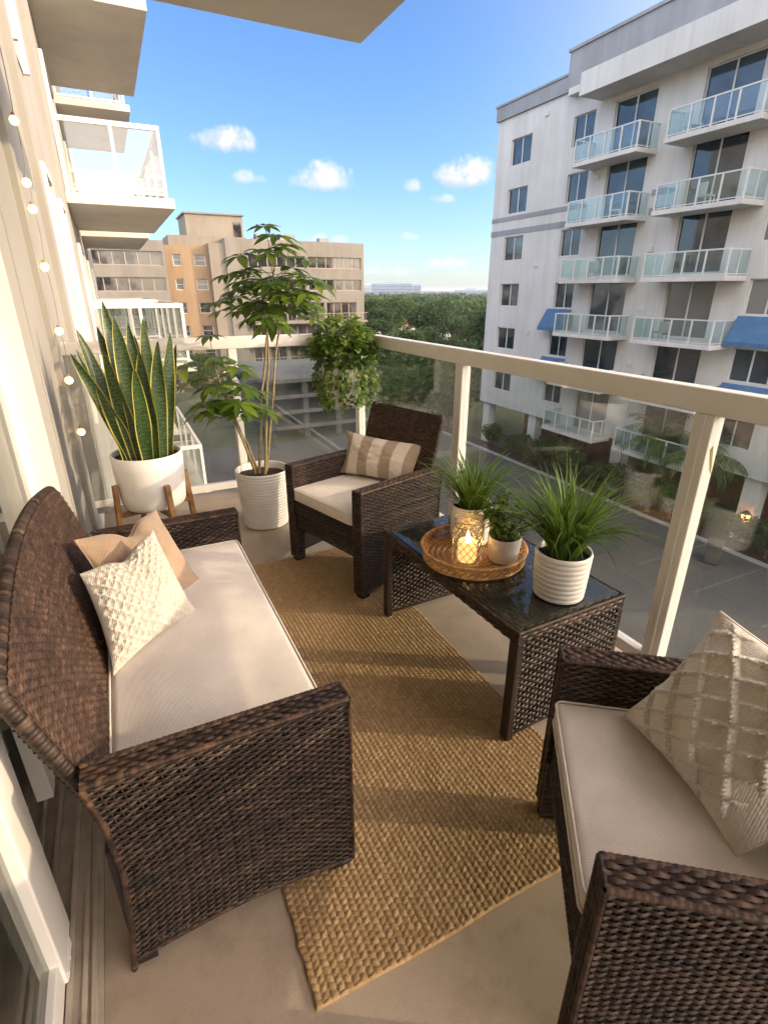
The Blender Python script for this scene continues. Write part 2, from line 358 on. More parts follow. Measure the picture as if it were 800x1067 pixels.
def wrap(mb, pts, r, pitch=.009, seg=8, seed=0, squash=1.0):
    """a rod tightly wrapped with flat strand"""
    pts = np.asarray(pts, float); s = np.concatenate([[0], np.cumsum(np.linalg.norm(np.diff(pts, axis=0), axis=1))]); Ln = s[-1]
    n = max(3, int(Ln/pitch)); t = np.linspace(0, Ln, n*3+1)
    Q = np.stack([np.interp(t, s, pts[:, k]) for k in range(3)], 1); rg = np.random.default_rng(seed)
    rr = r*(1+np.tile([-.10, .06, .06], n+1)[:len(t)]); val = np.repeat(np.clip(rg.normal(.5, .25, n+1), 0, 1), 3)[:len(t)]
    mb.tube(Q, rr, seg, np.repeat(val, seg) if False else .5, False)
    mb.a[-1] = np.repeat(val, seg)
# ------------------------------------------------------------------ wicker seat (sofa and chairs)
def arch(t, h): return h*(1-(2*t-1)**2)
def make_seat(root, W, D, ah=.56, sh=.385, back_lo=.47, lean=.31, btop=.78, rise=.0, inset=.055, seed=0):
    """local frame: front at y=0, back at y=D, centre x=0"""
    ta = .055; hw = W/2
    rear_z = np.array([0, .14, .30, .44, ah]); rear_y = np.array([D, D-.018, D-.03, D-.022, D])
    for sgn in (-1, 1):
        xo = sgn*hw; xi = sgn*(hw-ta)
        arm = MB()
        def side(x, inner=False, zb=.03):
            def P(U, V):
                U, V = np.broadcast_arrays(U, V)
                zlo = zb+(.028*np.sin(PI*np.clip(U, 0, 1)))*(0 if inner else 1); z = zlo+(ah-zlo)*V
                yr = np.interp(z, rear_z, rear_y)-.004; y = .004+U*(yr-.004); return np.stack([np.full_like(z, x), y, z], -1)
            return P
        weave(arm, side(xo), D, ah-.03, seed=seed+3+sgn, flip=(sgn < 0), pu=.018, pv=.0086, amp=.0030, th=.0024, wid=.88, sub=4)
        weave(arm, side(xi, True, .36), D, ah-.36, seed=seed+7+sgn, flip=(sgn > 0), pu=.018, pv=.0086, amp=.0030, th=.0024, wid=.88, sub=4)
        xa, xb = min(xo, xi), max(xo, xi)
        weave(arm, quadP((xa, 0, .03), (xb, 0, .03), (xb, 0, ah), (xa, 0, ah)), ta, ah-.03, pu=.018, pv=.0092, seed=seed+11)                       # front post face
        weave(arm, quadP((xi if sgn > 0 else xi, .05, .02), (xi, 0, .02), (xi, 0, .36), (xi, .05, .36)), .05, .34, pu=.025, seed=seed+13, flip=(sgn < 0))  # its inner face under the seat
        o = arm.build('arm', M['wicker'], root, True)
        top = MB()
        weave(top, quadP((xa-.001, -.002, ah), (xb+.001, -.002, ah), (xb+.001, D, ah), (xa-.001, D, ah)) if False else
              quadP((xb+.001, -.002, ah+.002), (xb+.001, D, ah+.002), (xa-.001, D, ah+.002), (xa-.001, -.002, ah+.002)), D, ta, pv=.0110, pu=.0175, amp=.0022, th=.0030, seed=seed+17, jit=.1)
        ub = np.linspace(0, 1, 24); wrap(top, np.stack([np.full(24, xo), .004+ub*(D-.006), .03+.028*np.sin(PI*ub)], 1), .0055, .010, 8, seed+2)
        for xx in (xa, xb):
            wrap(top, [(xx, -.001, ah), (xx, D*.5, ah), (xx, D, ah)], .0065, .012, 8, seed+int(xx*100))
            wrap(top, [(xx, -.001, ah), (xx, -.001, .03)], .005, .010, 8, seed+1)
        wrap(top, [(xa, -.001, ah), (xb, -.001, ah)], .006, .012, 8, seed+1)
        zz = np.linspace(.0, ah, 20)
        wrap(top, np.stack([np.full(20, xo), np.interp(zz, rear_z, rear_y), zz], 1), .007, .011, 8, seed+19)
        top.build('arm_trim', M['wicker_edge'], o, True)
        core = MB(); poly = [(.012, .036), (.012, ah-.004)]+[(np.interp(z, rear_z, rear_y)-.012, z) for z in np.linspace(ah-.004, .36, 6)]
        polyo = [(.012, .036), (.012, ah-.004)]+[(np.interp(z, rear_z, rear_y)-.012, z) for z in np.linspace(ah-.004, .062, 10)]+[(D*.5, .062)]
        core.prism(polyo, 'x', xo-sgn*.004, xo-sgn*.012); core.box(xa+.004, xb-.004, .004, D-.02, .37, ah-.004)
        core.box(xa+.005, xb-.005, .004, .05, .0, .375); core.box(xa+.005, xb-.005, D-.05, D-.008, .0, .37)
        core.build('arm_core', M['core'], o)
    # seat frame
    fr = MB(); a = hw-ta
    weave(fr, quadP((-a, .012, .225), (a, .012, .225), (a, .012, sh), (-a, .012, sh)), 2*a, sh-.225, seed=seed+23, pv=.0092, pu=.019, amp=.0026, th=.0022, wid=.88)
    wrap(fr, [(-a, .010, .225), (a, .010, .225)], .007, .011, 8, seed); wrap(fr, [(-a, .010, sh), (a, .010, sh)], .007, .011, 8, seed)
    o = fr.build('seat_frame', M['wicker'], root, True)
    c = MB(); c.box(-a, a, .02, D-.03, sh-.03, sh-.004); c.box(-a, a, .016, .03, .232, sh-.006); c.build('seat_deck', M['core'], o)
    # back
    bw = hw-inset; yb = lambda z: back_lo+(z-.44)*lean
    def bz(U, V):
        zt = btop+rise*(1-(2*U-1)**2) - .012*np.clip((np.abs(2*U-1)-.95)/.05, 0, 1)**2; return .36+(zt-.36)*V
    def BP(off):
        def P(U, V):
            U, V = np.broadcast_arrays(U, V); z = bz(U, V); return np.stack([(2*U-1)*bw*(1+.0*V), yb(z)+off, z], -1)
        return P
    bk = MB(); weave(bk, BP(0), 2*bw, btop+rise*.6-.36, seed=seed+29, pu=.0135, pv=.0115, amp=.0016, th=.0020, sub=3, wid=.86, var=.04, jit=.12); weave(bk, BP(.034), 2*bw, btop+rise*.6-.36, seed=seed+31, flip=True, pu=.022)
    o = bk.build('backrest', M['wicker_back_sheen'], root, True)
    tr = MB()
    v = np.linspace(0, .985, 26); path = np.concatenate([BP(.017)(np.zeros(26), v), BP(.017)(np.linspace(.012, .988, 60), np.ones(60)), BP(.017)(np.ones(26), v[::-1])])
    wrap(tr, path, .0145, .0105, 12, seed+37)
    tr.build('back_trim', M['wicker'], o, True)
    c = MB(); U, V = np.meshgrid(np.linspace(.01, .99, 30), np.linspace(0, .985, 8), indexing='ij')
    c.grid(BP(.008)(U, V)); c.grid(BP(.026)(U, V)); c.build('back_core', M['core'], o)

def cushion(x0, x1, y0, y1, z0, z1, name, label, loc, rot, seed=0):
    root = thing(name, loc, label, 'cushion', rot)
    mb = MB(); mb.bbox(x0, x1, y0, y1, z0, z1, .022, 5)
    bm = bmesh.new()
    o = mb.build('cover', M['cushion'], root, True)
    bm.from_mesh(o.data); bmesh.ops.subdivide_edges(bm, edges=[e for e in bm.edges if e.calc_length() > .1], cuts=12, use_grid_fill=True)
    w, d = x1-x0, y1-y0
    for v in bm.verts:
        u, t = (v.co.x-x0)/w, (v.co.y-y0)/d
        k = max(0, (1-(2*u-1)**4))*max(0, (1-(2*t-1)**4))
        nz = float(vnoise(np.array([u*5+3]), np.array([t*4+seed]), 3)[0])
        if v.co.z > (z0+z1)/2: v.co.z += .011*k+.013*(nz-.5)*k+.004*(float(vnoise(np.array([u*13+3]), np.array([t*11+seed]), 5)[0])-.5)*k
    bm.normal_update(); bm.to_mesh(o.data); bm.free(); o.data.polygons.foreach_set('use_smooth', np.ones(len(o.data.polygons), bool))
    if 'rnd' not in o.data.attributes: o.data.attributes.new('rnd', 'FLOAT', 'POINT')
    pp = MB(); r = .02
    for z in (z0+.004, z1-.004):
        pts = []
        for cx, cy, a0 in ((x1-r, y1-r, 0), (x0+r, y1-r, 90), (x0+r, y0+r, 180), (x1-r, y0+r, 270)):
            for a in np.linspace(a0, a0+90, 6): pts.append((cx+r*math.cos(R(a)), cy+r*math.sin(R(a)), z))
        pts.append(pts[0]); pp.tube(pts, .0032, 6)
    pp.build('piping', M['cushion'], root, True)
    return root

sofa_loc = (.335, 1.495, 0); sofa = thing('wicker_loveseat', sofa_loc, 'dark brown wicker loveseat with an arched back, set against the wall at left', 'loveseat', R(90))
make_seat(sofa, 1.25, .53, back_lo=.50, lean=.31, btop=.765, rise=.065, inset=.06, seed=100)
cushion(-.562, .562, .012, .498, .385, .447, 'seat_cushion', 'long cream seat cushion lying on the brown wicker loveseat', sofa_loc, R(90), 1)
chair = thing('wicker_armchair', (.79, 2.325, .0), 'dark wicker armchair in the far corner by the railing, holding the striped pillow', 'armchair', R(-73), 'dark wicker armchairs')
make_seat(chair, .604, .56, back_lo=.46, lean=.30, btop=.815, inset=.045, seed=300)
chair2 = copy_tree(chair); chair2.location = (.713, .56, 0); chair2.rotation_euler = (0, 0, R(-126.9))
chair2['label'] = 'dark wicker armchair in the near right foreground, holding the large ivory cable pillow'
cushion(-.24, .24, -.006, .462, .385, .445, 'seat_cushion', 'square cream seat cushion on the far armchair, under the striped pillow', (.79, 2.325, 0), R(-73), 4)
cushion(-.24, .24, -.006, .462, .385, .445, 'seat_cushion', 'square cream seat cushion on the near right armchair', (.713, .56, 0), R(-126.9), 9)

# ------------------------------------------------------------------ pillows
def pillow(name, label, mat, BL, BR, TR, TL, T=.07, chop=0.0, disp=None, n=110, attr=None, piping=None):
    c = [np.asarray(p, float) for p in (BL, BR, TR, TL)]; base = (c[0]+c[1])/2
    root = thing(name, tuple(base), label, 'pillow')
    c = [p-base for p in c]; P = quadP(*c)
    t = .5-.5*np.cos(np.linspace(0, PI, n)); t = .6*t+.4*np.linspace(0, 1, n)
    U, V = np.meshgrid(t, t, indexing='ij'); nn = norm(np.cross(c[1]-c[0]+c[2]-c[3], c[3]-c[0]+c[2]-c[1]))
    mb = MB(); allP = []
    for side in (1, -1):
        u2 = .5+(U-.5)*(1-.10*(1-(2*V-1)**2)**1.0*np.abs(2*U-1)**1.5); v2 = .5+(V-.5)*(1-.10*(1-(2*U-1)**2)*np.abs(2*V-1)**1.5)
        g = np.exp(-((U-.5)/.13)**2)*chop; v2 = v2-g*np.clip(V-.35, 0, 1)**1.5*1.9
        X = P(u2, v2)
        f = np.clip((1-(2*U-1)**2), 0, 1)**.55*np.clip((1-(2*V-1)**2), 0, 1)**.55
        cr = 1-.55*g/.12*np.clip(V-.45, 0, 1) if chop else 1
        wr = .010*(vnoise(U*6+2, V*6+side*3, 9)-.5)*f + .006*(vnoise(U*16, V*13+side*5, 21)-.5)*f
        h = T*f*cr+wr
        if disp is not None and side == 1: h = h+disp(U, V)*np.clip(f*2.2, 0, 1)
        X = X+nn*side*h[..., None]
        mb.grid(X, attr(U, V) if attr is not None else .5, flip=(side < 0))
        if side == 1: E = np.concatenate([X[:, 0], X[-1, 1:], X[::-1, -1][1:], X[0, ::-1][1:]])
    o = mb.build('cover', mat, root, True)
    if piping: pp = MB(); pp.tube(E, piping, 6, cap=False); pp.build('piping', mat, root, True)
    return root
def d_lattice(U, V):       # narrow woven diamonds with shaggy ridges
    a = (U+V)*8.5; b = (U-V)*8.5; fl = vnoise(U*60, V*60, 4); fl2 = vnoise(U*28, V*28, 14)
    r1 = np.clip(1-np.abs((a % 1)-.5)*3.2, 0, 1); r2 = np.clip(1-np.abs((b % 1)-.5)*3.2, 0, 1)
    row = np.where((np.floor(a) % 2) == 0, 1, .55)
    return .0075*np.maximum(r1, r2*row*.8)**.7*(.55+.9*fl)+.002*fl2
def d_cable(U, V):         # wide diamonds of braided rope on plain cloth
    out = np.zeros_like(U)
    A = (U*.95+V*.75)*5.2+.15*vnoise(U*4, V*4, 6); B = (U*.85-V*1.05)*5.2+.15*vnoise(U*4+9, V*4, 7)
    for q, along in ((A, B), (B, A)):
        d = np.abs((q % 1)-.5); core = np.clip(1-np.abs((q % 1)-.5)/.125, 0, 1)
        twist = .6+.4*np.abs(np.sin(along*PI*5.0+((q % 1)-.5)*18))
        out = np.maximum(out, np.sqrt(core)*twist)
    plain = np.clip((U-.80)/.04, 0, 1); out = out*(1-plain)
    return .0135*out*(.7+.6*vnoise(U*60, V*60, 5))+.0008*vnoise(U*90, V*90, 8)
def stripes(U, V):
    x = (U*6.6+.28) % 2; return np.where(x < 1, np.clip((x-.0)*20, 0, 1)*np.clip((1-x)*20, 0, 1), 0)
def stripe_mat():
    m, nt, N, L, b = new_mat('striped_linen')
    c = ramp(nt, attr_out(nt), [(0, (.72, .64, .52)), (1, (.42, .325, .23))])
    v, _, _ = noise_col(nt, (.85, .85, .85), (1.1, 1.1, 1.1), 240, 3, .3, .7); c = mix_col(nt, 1.0, c, v, 'MULTIPLY')
    L.new(c, b.inputs['Base Color']); b.inputs['Roughness'].default_value = .95; b.inputs['Specular IOR Level'].default_value = .15
    add_bump(nt, b, fine_noise(nt, 500, 3), .6, .0015); return m
M['stripe'] = stripe_mat()
pillow('throw_pillow', 'plain tan linen pillow in the far corner of the loveseat, behind the ivory one', M['tan_fabric'],
       (-.11, 1.47, .455), (.13, 1.76, .455), (.035, 1.985, .655), (-.205, 1.68, .715), .062, .12, piping=.003)
pillow('throw_pillow', 'smaller ivory pillow with a shaggy diamond weave on the loveseat', M['ivory_fabric'],
       (-.152, 1.335, .452), (.092, 1.56, .452), (.012, 1.66, .715), (-.195, 1.53, .675), .055, .07, d_lattice, 200)
pillow('throw_pillow', 'lumbar pillow with beige and cream stripes on the far armchair', M['stripe'],
       (1.015, 2.655, .46), (1.27, 2.27, .46), (1.365, 2.30, .665), (1.115, 2.76, .665), .055, 0, None, 150, stripes)
pillow('throw_pillow', 'large ivory pillow with braided cable diamonds on the near armchair', M['cream_fabric'],
       (.955, .635, .455), (.86, .30, .452), (1.06, .10, .745), (1.055, .54, .775), .072, 0, d_cable, 240, piping=.003)

# ------------------------------------------------------------------ rug
def make_rug():
    x0, x1, y0, y1 = .145, 1.08, .618, 2.63
    root = thing('jute_rug', ((x0+x1)/2, (y0+y1)/2, 0), 'chunky braided jute rug in honey brown on the balcony floor', 'rug')
    cw, cl = .0172, .0160
    nx = int(round((x1-x0)/cw)); ny = int(round((y1-y0)/cl)); sub = 6
    gx = np.linspace(0, nx, nx*sub+1); gy = np.linspace(0, ny, ny*sub+1)
    X, Y = np.meshgrid(gx, gy, indexing='ij')
    wob = .16*(vnoise(X*.35, Y*.35, 31)-.5); wob2 = .3*(vnoise(X*.9+5, Y*.25, 32)-.5)
    cx = X+wob; ix = np.clip(np.floor(cx).astype(int), 0, nx-1); fx = cx-np.floor(cx)
    cy = Y+.5*(ix % 2)+wob2+(fx-.5)*.35*np.where(ix % 2 == 0, 1, -1); iy = np.floor(cy).astype(int); fy = cy-np.floor(cy)
    rr = np.random.default_rng(3).random((nx+4, ny+6)); k = rr[ix, np.clip(iy, 0, ny+4)]
    h = (1-np.abs(2*fx-1)**2.3)*(1-np.abs(2*fy-1)**2.6)
    h = np.clip(h, 0, 1)**.42*(.78+.4*k)
    # fibre twist
    h = h+.10*np.sin((fx*2.2+fy*1.4+k)*9)*h
    edge = np.minimum(np.minimum(X, nx-X), np.minimum(Y, ny-Y)); border = edge < 1.6
    Z = .005+.0048*h
    Z = np.where(edge <= 0.01, .0005, Z)
    PX = x0+(x1-x0)*X/nx+.004*(vnoise(X*.12, Y*.12, 40)-.5)+.007*(vnoise(X*.0+2, Y*.5, 41)-.5)*np.clip(1-np.minimum(X, nx-X)/2.5, 0, 1); PY = y0+(y1-y0)*Y/ny+.006*(vnoise(X*.15, Y*.1, 42)-.5)
    val = np.clip(.22+.42*k+.30*(h-.5)*0+.16*vnoise(X*.12, Y*.09, 43), 0, 1)
    mb = MB(); mb.grid(np.stack([PX, PY, Z], -1), val); mb.build('braided_mat', M['jute'], root, True, True)
make_rug()

# ------------------------------------------------------------------ coffee table
def make_table():
    loc = (1.175, 1.465, 0); root = thing('coffee_table', loc, 'low dark wicker coffee table with a glass top along the railing', 'table', R(2.2))
    hx, hy, zt = .236, .432, .437
    for s in (-1, 1):
        pn = MB(); y = s*hy
        weave(pn, quadP((-hx+.02, y, .035), (hx-.02, y, .035), (hx-.005, y, zt-.035), (-hx+.005, y, zt-.035)), 2*hx-.03, zt-.07, pv=.0118, pu=.0175, amp=.0034, th=.0030, wid=.92, seed=60+s, flip=(s > 0))
        weave(pn, quadP((-hx+.02, y-s*.03, .035), (hx-.02, y-s*.03, .035), (hx-.005, y-s*.03, zt-.035), (-hx+.005, y-s*.03, zt-.035)), 2*hx-.03, zt-.07, pv=.0118, pu=.0175, amp=.0034, th=.0030, wid=.92, seed=64+s, flip=(s < 0))
        pn.box(-hx+.02, hx-.02, min(y-s*.004, y-s*.026), max(y-s*.004, y-s*.026), .04, zt-.03, .0)
        o = pn.build('end_panel', M['wicker'], root, True)
        lg = MB()
        for q in (-1, 1):
            lg.bbox(q*(hx-.012)-.014, q*(hx-.012)+.014, y-s*.034 if s > 0 else y-.004, y+.004 if s > 0 else y+.034, 0, zt-.02, .004)
        lg.bbox(-hx+.03, hx-.03, min(y, y-s*.03), max(y, y-s*.03), .022, .037, .003)
        lg.build('leg_frame', M['core_metal'], o)
    rim = MB()
    for s in (-1, 1):
        ya, yb = sorted((s*hy, s*(hy-.04))); xa, xb = sorted((s*hx, s*(hx-.04)))
        weave(rim, quadP((-hx, ya, zt), (hx, ya, zt), (hx, yb, zt), (-hx, yb, zt)), 2*hx, .04, pv=.0135, pu=.021, amp=.002, th=.003, seed=70+s, jit=.1)
        weave(rim, quadP((xb, -hy, zt), (xb, hy, zt), (xa, hy, zt), (xa, -hy, zt)), 2*hy, .04, pv=.0135, pu=.021, amp=.002, th=.003, seed=74+s, jit=.1)
        weave(rim, quadP((s*hx, -hy*s, zt-.04), (s*hx, hy*s, zt-.04), (s*hx, hy*s, zt), (s*hx, -hy*s, zt)), 2*hy, .04, pv=.0125, pu=.021, amp=.002, th=.003, seed=80+s)
        weave(rim, quadP((hx*-s, -s*-hy, zt-.04), (hx*s, -s*-hy, zt-.04), (hx*s, -s*-hy, zt), (hx*-s, -s*-hy, zt)), 2*hx, .04, pv=.0125, pu=.021, amp=.002, th=.003, seed=84+s, flip=True)
        wrap(rim, [(s*hx, -hy, zt), (s*hx, hy, zt)], .006, .012, 8, 5); wrap(rim, [(-hx, s*hy, zt), (hx, s*hy, zt)], .006, .012, 8, 6)
        rim.box(*sorted((s*(hx-.003), s*(hx-.038))), -hy+.003, hy-.003, zt-.038, zt-.003, 0); rim.box(-hx+.04, hx-.04, *sorted((s*(hy-.003), s*(hy-.038))), zt-.038, zt-.003, 0)
    rim.build('top_rim', M['wicker_edge'], root, True)
    dk = MB(); weave(dk, quadP((hx-.04, -hy+.04, zt-.016), (hx-.04, hy-.04, zt-.016), (-hx+.04, hy-.04, zt-.016), (-hx+.04, -hy+.04, zt-.016)), 2*hy-.08, 2*hx-.08, pv=.013, pu=.026, seed=90)
    dk.box(-hx+.04, hx-.04, -hy+.04, hy-.04, zt-.03, zt-.022, 0); dk.build('top_panel', M['wicker'], root, True)
    g = MB(); g.bbox(-hx+.012, hx-.012, -hy+.012, hy-.012, zt+.0035, zt+.0085, .002); g.build('glass_top', M['table_glass'], root)
    # foot stretcher at the far end
    st = MB(); st.bbox(-hx+.02, hx-.02, hy-.03, hy-.004, .037, .056, .003); st.build('stretcher', M['wood_grey'], root)
M['core_metal'] = surf('dark_brown_frame', (.022, .013, .010), (.032, .02, .014), 12, .4, .1, 200, .001, .5)
M['wood_grey'] = surf('worn_brown_bar', (.12, .09, .065), (.20, .155, .115), 16, .5)
M['table_glass'] = glass_mat('table_glass', (.80, .84, .80), .92, .05, .0, .03)
make_table()
TT = .4465   # top of the glass

# ------------------------------------------------------------------ foliage
class Leaves(MB):
    def blade(self, base, dirv, L, w, droop, n=7, val=.5, fold=.25, tw=0.0, tipw=.05):
        """long grass blade that arches over under its weight"""
        d = norm(dirv); t = np.linspace(0, 1, n); base = np.asarray(base, float)
        hz = norm(np.array([d[0], d[1], 1e-6])); ang0 = math.atan2(d[2], math.hypot(d[0], d[1])); ang = ang0-droop*t**1.4
        st = L/(n-1); seg = np.stack([np.cos(ang)*hz[0], np.cos(ang)*hz[1], np.sin(ang)], 1)*st
        c = base+np.concatenate([[np.zeros(3)], np.cumsum(seg[:-1], 0)]); s = norm(np.cross(hz, [0, 0, 1])); s = norm(s+np.array([0, 0, tw]))
        ww = w*.5*np.clip(np.minimum(.35+t*3, 1), 0, 1)*np.clip((1-t)**.6, tipw, 1)
        up = norm(np.cross(s[None], seg)); up *= np.sign(up[:, 2:]+1e-9)
        V = np.stack([c-s*ww[:, None]+up*(ww*fold)[:, None], c, c+s*ww[:, None]+up*(ww*fold)[:, None]], 1)
        self.grid(V, val)
    def leaf(self, base, dirv, nrm, L, w, val=.5, curve=.25, n=5, fold=.2, tip=1.0):
        """oval leaf"""
        d = norm(dirv); s = norm(np.cross(d, nrm)); u = np.cross(s, d); t = np.linspace(0, 1, n)
        c = np.asarray(base, float)+d*(t*L)[:, None]-u*(curve*L*t**2)[:, None]
        ww = w*.5*np.sin(PI*np.clip(t*.94+.05, 0, 1)**tip)
        V = np.stack([c-s*ww[:, None]+u*(ww*fold)[:, None], c, c+s*ww[:, None]+u*(ww*fold)[:, None]], 1); self.grid(V, val)
rg = random.Random(21)
M['grass_leaf'] = leaf_mat('grassy_leaf', [(0, (.028, .065, .011)), (.5, (.085, .16, .02)), (1, (.21, .30, .045))], .3)
M['small_leaf'] = leaf_mat('small_glossy_leaf', [(0, (.03, .065, .010)), (.5, (.08, .14, .018)), (1, (.19, .25, .04))], .3)
M['umbrella_leaf'] = leaf_mat('umbrella_leaf', [(0, (.03, .065, .010)), (.5, (.085, .15, .02)), (1, (.22, .28, .035))], .38, .35)
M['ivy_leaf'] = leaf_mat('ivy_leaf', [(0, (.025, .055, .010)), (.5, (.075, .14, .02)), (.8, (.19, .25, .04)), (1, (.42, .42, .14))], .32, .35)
M['stem'] = surf('woody_stem', (.20, .15, .07), (.32, .25, .12), 30, .7)
M['green_stem'] = surf('green_stem', (.07, .11, .03), (.12, .17, .05), 30, .6)

def pot(root, r_top, r_bot, h, ribs=0, amp=.003, mat=None, z0=0, name='pot', soil_z=None, seg=56, lip=.008):
    p = [(0, .004), (r_bot*.9, .0), (r_bot, .006)]
    n = max(ribs*8, 24)
    for t in np.linspace(.02, 1, n):
        r = r_bot+(r_top-r_bot)*(t**.8); 
        if ribs: r += amp*(abs(math.sin(PI*ribs*t))**.6-.6)
        p.append((r, h*t))
    p += [(r_top-lip*.3, h+.003), (r_top-lip, h), (r_top-lip-.002, h*.82)]
    mb = MB(); mb.lathe(np.array(p)+np.array([0, z0]), seg); o = mb.build(name, mat or M['white_pot'], root, True)
    s = MB(); sz = (soil_z if soil_z is not None else h*.88)+z0; rs = np.linspace(0, 1, 8); th = np.linspace(0, 2*PI, 33)
    Rr, Th = np.meshgrid(rs, th, indexing='ij'); s.grid(np.stack([Rr*np.cos(Th)*(r_top-lip-.001), Rr*np.sin(Th)*(r_top-lip-.001), sz+.012*(vnoise(Rr*8+20, Th*3, 2)-.5)], -1), flip=True)
    s.build('soil', M['soil'], root, True); return o
def grass_plant(root, z, r0, n, L, w, seed, lean=1.0):
    q = random.Random(seed); lv = Leaves()
    for i in range(n):
        a = q.uniform(0, 2*PI); rr = r0*math.sqrt(q.random()); t = q.random()
        el = R(88-62*t**1.1*lean+q.uniform(-8, 8)); a2 = a+q.uniform(-.6, .6)
        d = (math.cos(a2)*math.cos(el), math.sin(a2)*math.cos(el), math.sin(el)); ln = L*q.uniform(.6, 1.08)
        lv.blade((rr*math.cos(a), rr*math.sin(a), z), d, ln, w*q.uniform(.7, 1.2), R(35+85*q.random()*(.5+.5*t)), 8, min(1, max(0, q.gauss(.45, .22))), .3, q.uniform(-.5, .5))
    return lv.build('foliage', M['grass_leaf'], root, True)

# tray with three things, and the pot beside it
tray = thing('rattan_tray', (1.118, 1.50, TT), 'round honey coloured rattan tray with a latticed rim on the glass tabletop', 'tray')
def make_tray():
    r = .192; b = MB(); b.lathe([(0, .006), (r-.006, .006), (r-.004, .0), (0, .0)][::-1], 64)
    for k in range(9): b.lathe([(r*(k+.5)/9+.007*math.cos(a), .0065+.0028*math.sin(a)) for a in np.linspace(0, PI, 5)], 64, val=.3+.4*rg.random())
    b.build('base', M['rattan'], tray, True)
    rim = MB(); th = np.linspace(0, 2*PI, 73)
    for z, rr, q in ((.005, r, .006), (.047, r+.008, .0062), (.041, r+.007, .004)): rim.tube(np.stack([rr*np.cos(th), rr*np.sin(th), np.full(73, z)], 1), q, 7, .55, False)
    n = 46
    for k in range(n):
        for s in (-1, 1):
            a0 = k*2*PI/n; t = np.linspace(0, 1, 6); a = a0+s*t*2*PI/n*1.7; rr = r+.007*t+s*.0016
            rim.tube(np.stack([rr*np.cos(a), rr*np.sin(a), .004+.040*t], 1), .0025, 5, rg.random(), False)
    rim.build('rim', M['rattan'], tray, True)
make_tray()
tz = TT+.0095
pa = thing('potted_grass', (1.172, 1.605, tz), 'grassy houseplant in a white pot at the back of the rattan tray', 'houseplant', 0)
pot(pa, .084, .072, .165, 7, .0016); grass_plant(pa, .15, .045, 220, .275, .0095, 4, .62)
pb = thing('potted_shrub', (1.195, 1.413, tz), 'small bushy houseplant in a plain white pot at the front of the rattan tray', 'houseplant')
pot(pb, .062, .052, .098)
def shrub(root, z, seed, n=34, rad=.095, ht=.17):
    q = random.Random(seed); lv = Leaves(); st = MB()
    for i in range(n):
        a = q.uniform(0, 2*PI); el = R(q.uniform(18, 88)); k = q.uniform(.7, 1.05)
        d = np.array([math.cos(a)*math.cos(el)*rad*1.1, math.sin(a)*math.cos(el)*rad*1.1, math.sin(el)*ht])*k; b = np.array([math.cos(a)*.02, math.sin(a)*.02, z])
        st.tube([b, b+d*.5+np.array([0, 0, .015]), b+d], .0016, 4, .5, False)
        for j in range(9):
            t = .35+.65*j/8; p = b+d*t+np.array([0, 0, .015*math.sin(PI*t)]); a2 = q.uniform(0, 2*PI); e2 = R(q.uniform(-15, 55))
            dv = np.array([math.cos(a2)*math.cos(e2), math.sin(a2)*math.cos(e2), math.sin(e2)])
            lv.leaf(p, dv, norm(np.array([q.uniform(-.5, .5), q.uniform(-.5, .5), 1])), q.uniform(.028, .045), q.uniform(.013, .019), min(1, max(0, q.gauss(.45+.15*t, .2))), .25, 4, .3)
    st.build('stems', M['green_stem'], root); lv.build('foliage', M['small_leaf'], root, True)
shrub(pb, .085, 8)
pc = thing('potted_grass', (1.222, 1.145, TT), 'largest grassy houseplant in a ribbed white pot on the near end of the table', 'houseplant')
pot(pc, .092, .082, .165, 9, .0028); grass_plant(pc, .15, .05, 330, .325, .0105, 14, .50)
def lantern():
    root = thing('candle_lantern', (1.062, 1.462, tz), 'lit candle in a glass holder wrapped in silver lattice, on the rattan tray', 'candle')
    r, h = .055, .175
    g = MB(); g.lathe([(0, .006), (r-.008, .006), (r-.004, .01), (r-.004, h), (r, h), (r, .004), (r-.006, 0), (0, 0)], 40); g.build('glass', M['lantern_glass'], root, True)
    lt = MB(); n = 13
    for k in range(n):
        for s in (-1, 1):
            t = np.linspace(0, 1, 15); a = k*2*PI/n+s*t*2*PI/n*4.2; lt.tube(np.stack([(r+.0014)*np.cos(a), (r+.0014)*np.sin(a), .006+(h-.028)*t], 1), .0016, 5, .5, False)
    th = np.linspace(0, 2*PI, 41)
    for z in (.005, h-.022, h): lt.tube(np.stack([(r+.001)*np.cos(th), (r+.001)*np.sin(th), np.full(41, z)], 1), .0022, 6, .5, False)
    lt.build('lattice', M['silver'], root, True)
    c = MB(); c.lathe([(0, .008), (.034, .008), (.036, .012), (.036, .082), (.032, .087), (0, .080)], 28); cd = c.build('candle', M['wax'], root, True)
    f = MB(); f.lathe([(0, .082), (.005, .088), (.0075, .098), (.005, .112), (.0012, .126), (0, .128)], 14); f.build('flame', M['flame'], cd, True)
M['lantern_glass'] = glass_mat('lantern_glass', (.93, .91, .86), .8, .05)
M['silver'] = surf('silver_wire', (.55, .50, .44), (.65, .6, .52), 20, .3, metallic=1)
def wax():
    m, nt, N, L, b = new_mat('glowing_wax'); b.inputs['Base Color'].default_value = (.85, .72, .5, 1); b.inputs['Emission Color'].default_value = (1, .5, .16, 1); b.inputs['Emission Strength'].default_value = 1.1; b.inputs['Roughness'].default_value = .5; return m
M['wax'] = wax(); M['flame'] = emit_mat('candle_flame', (1, .62, .22), 60)
lantern()

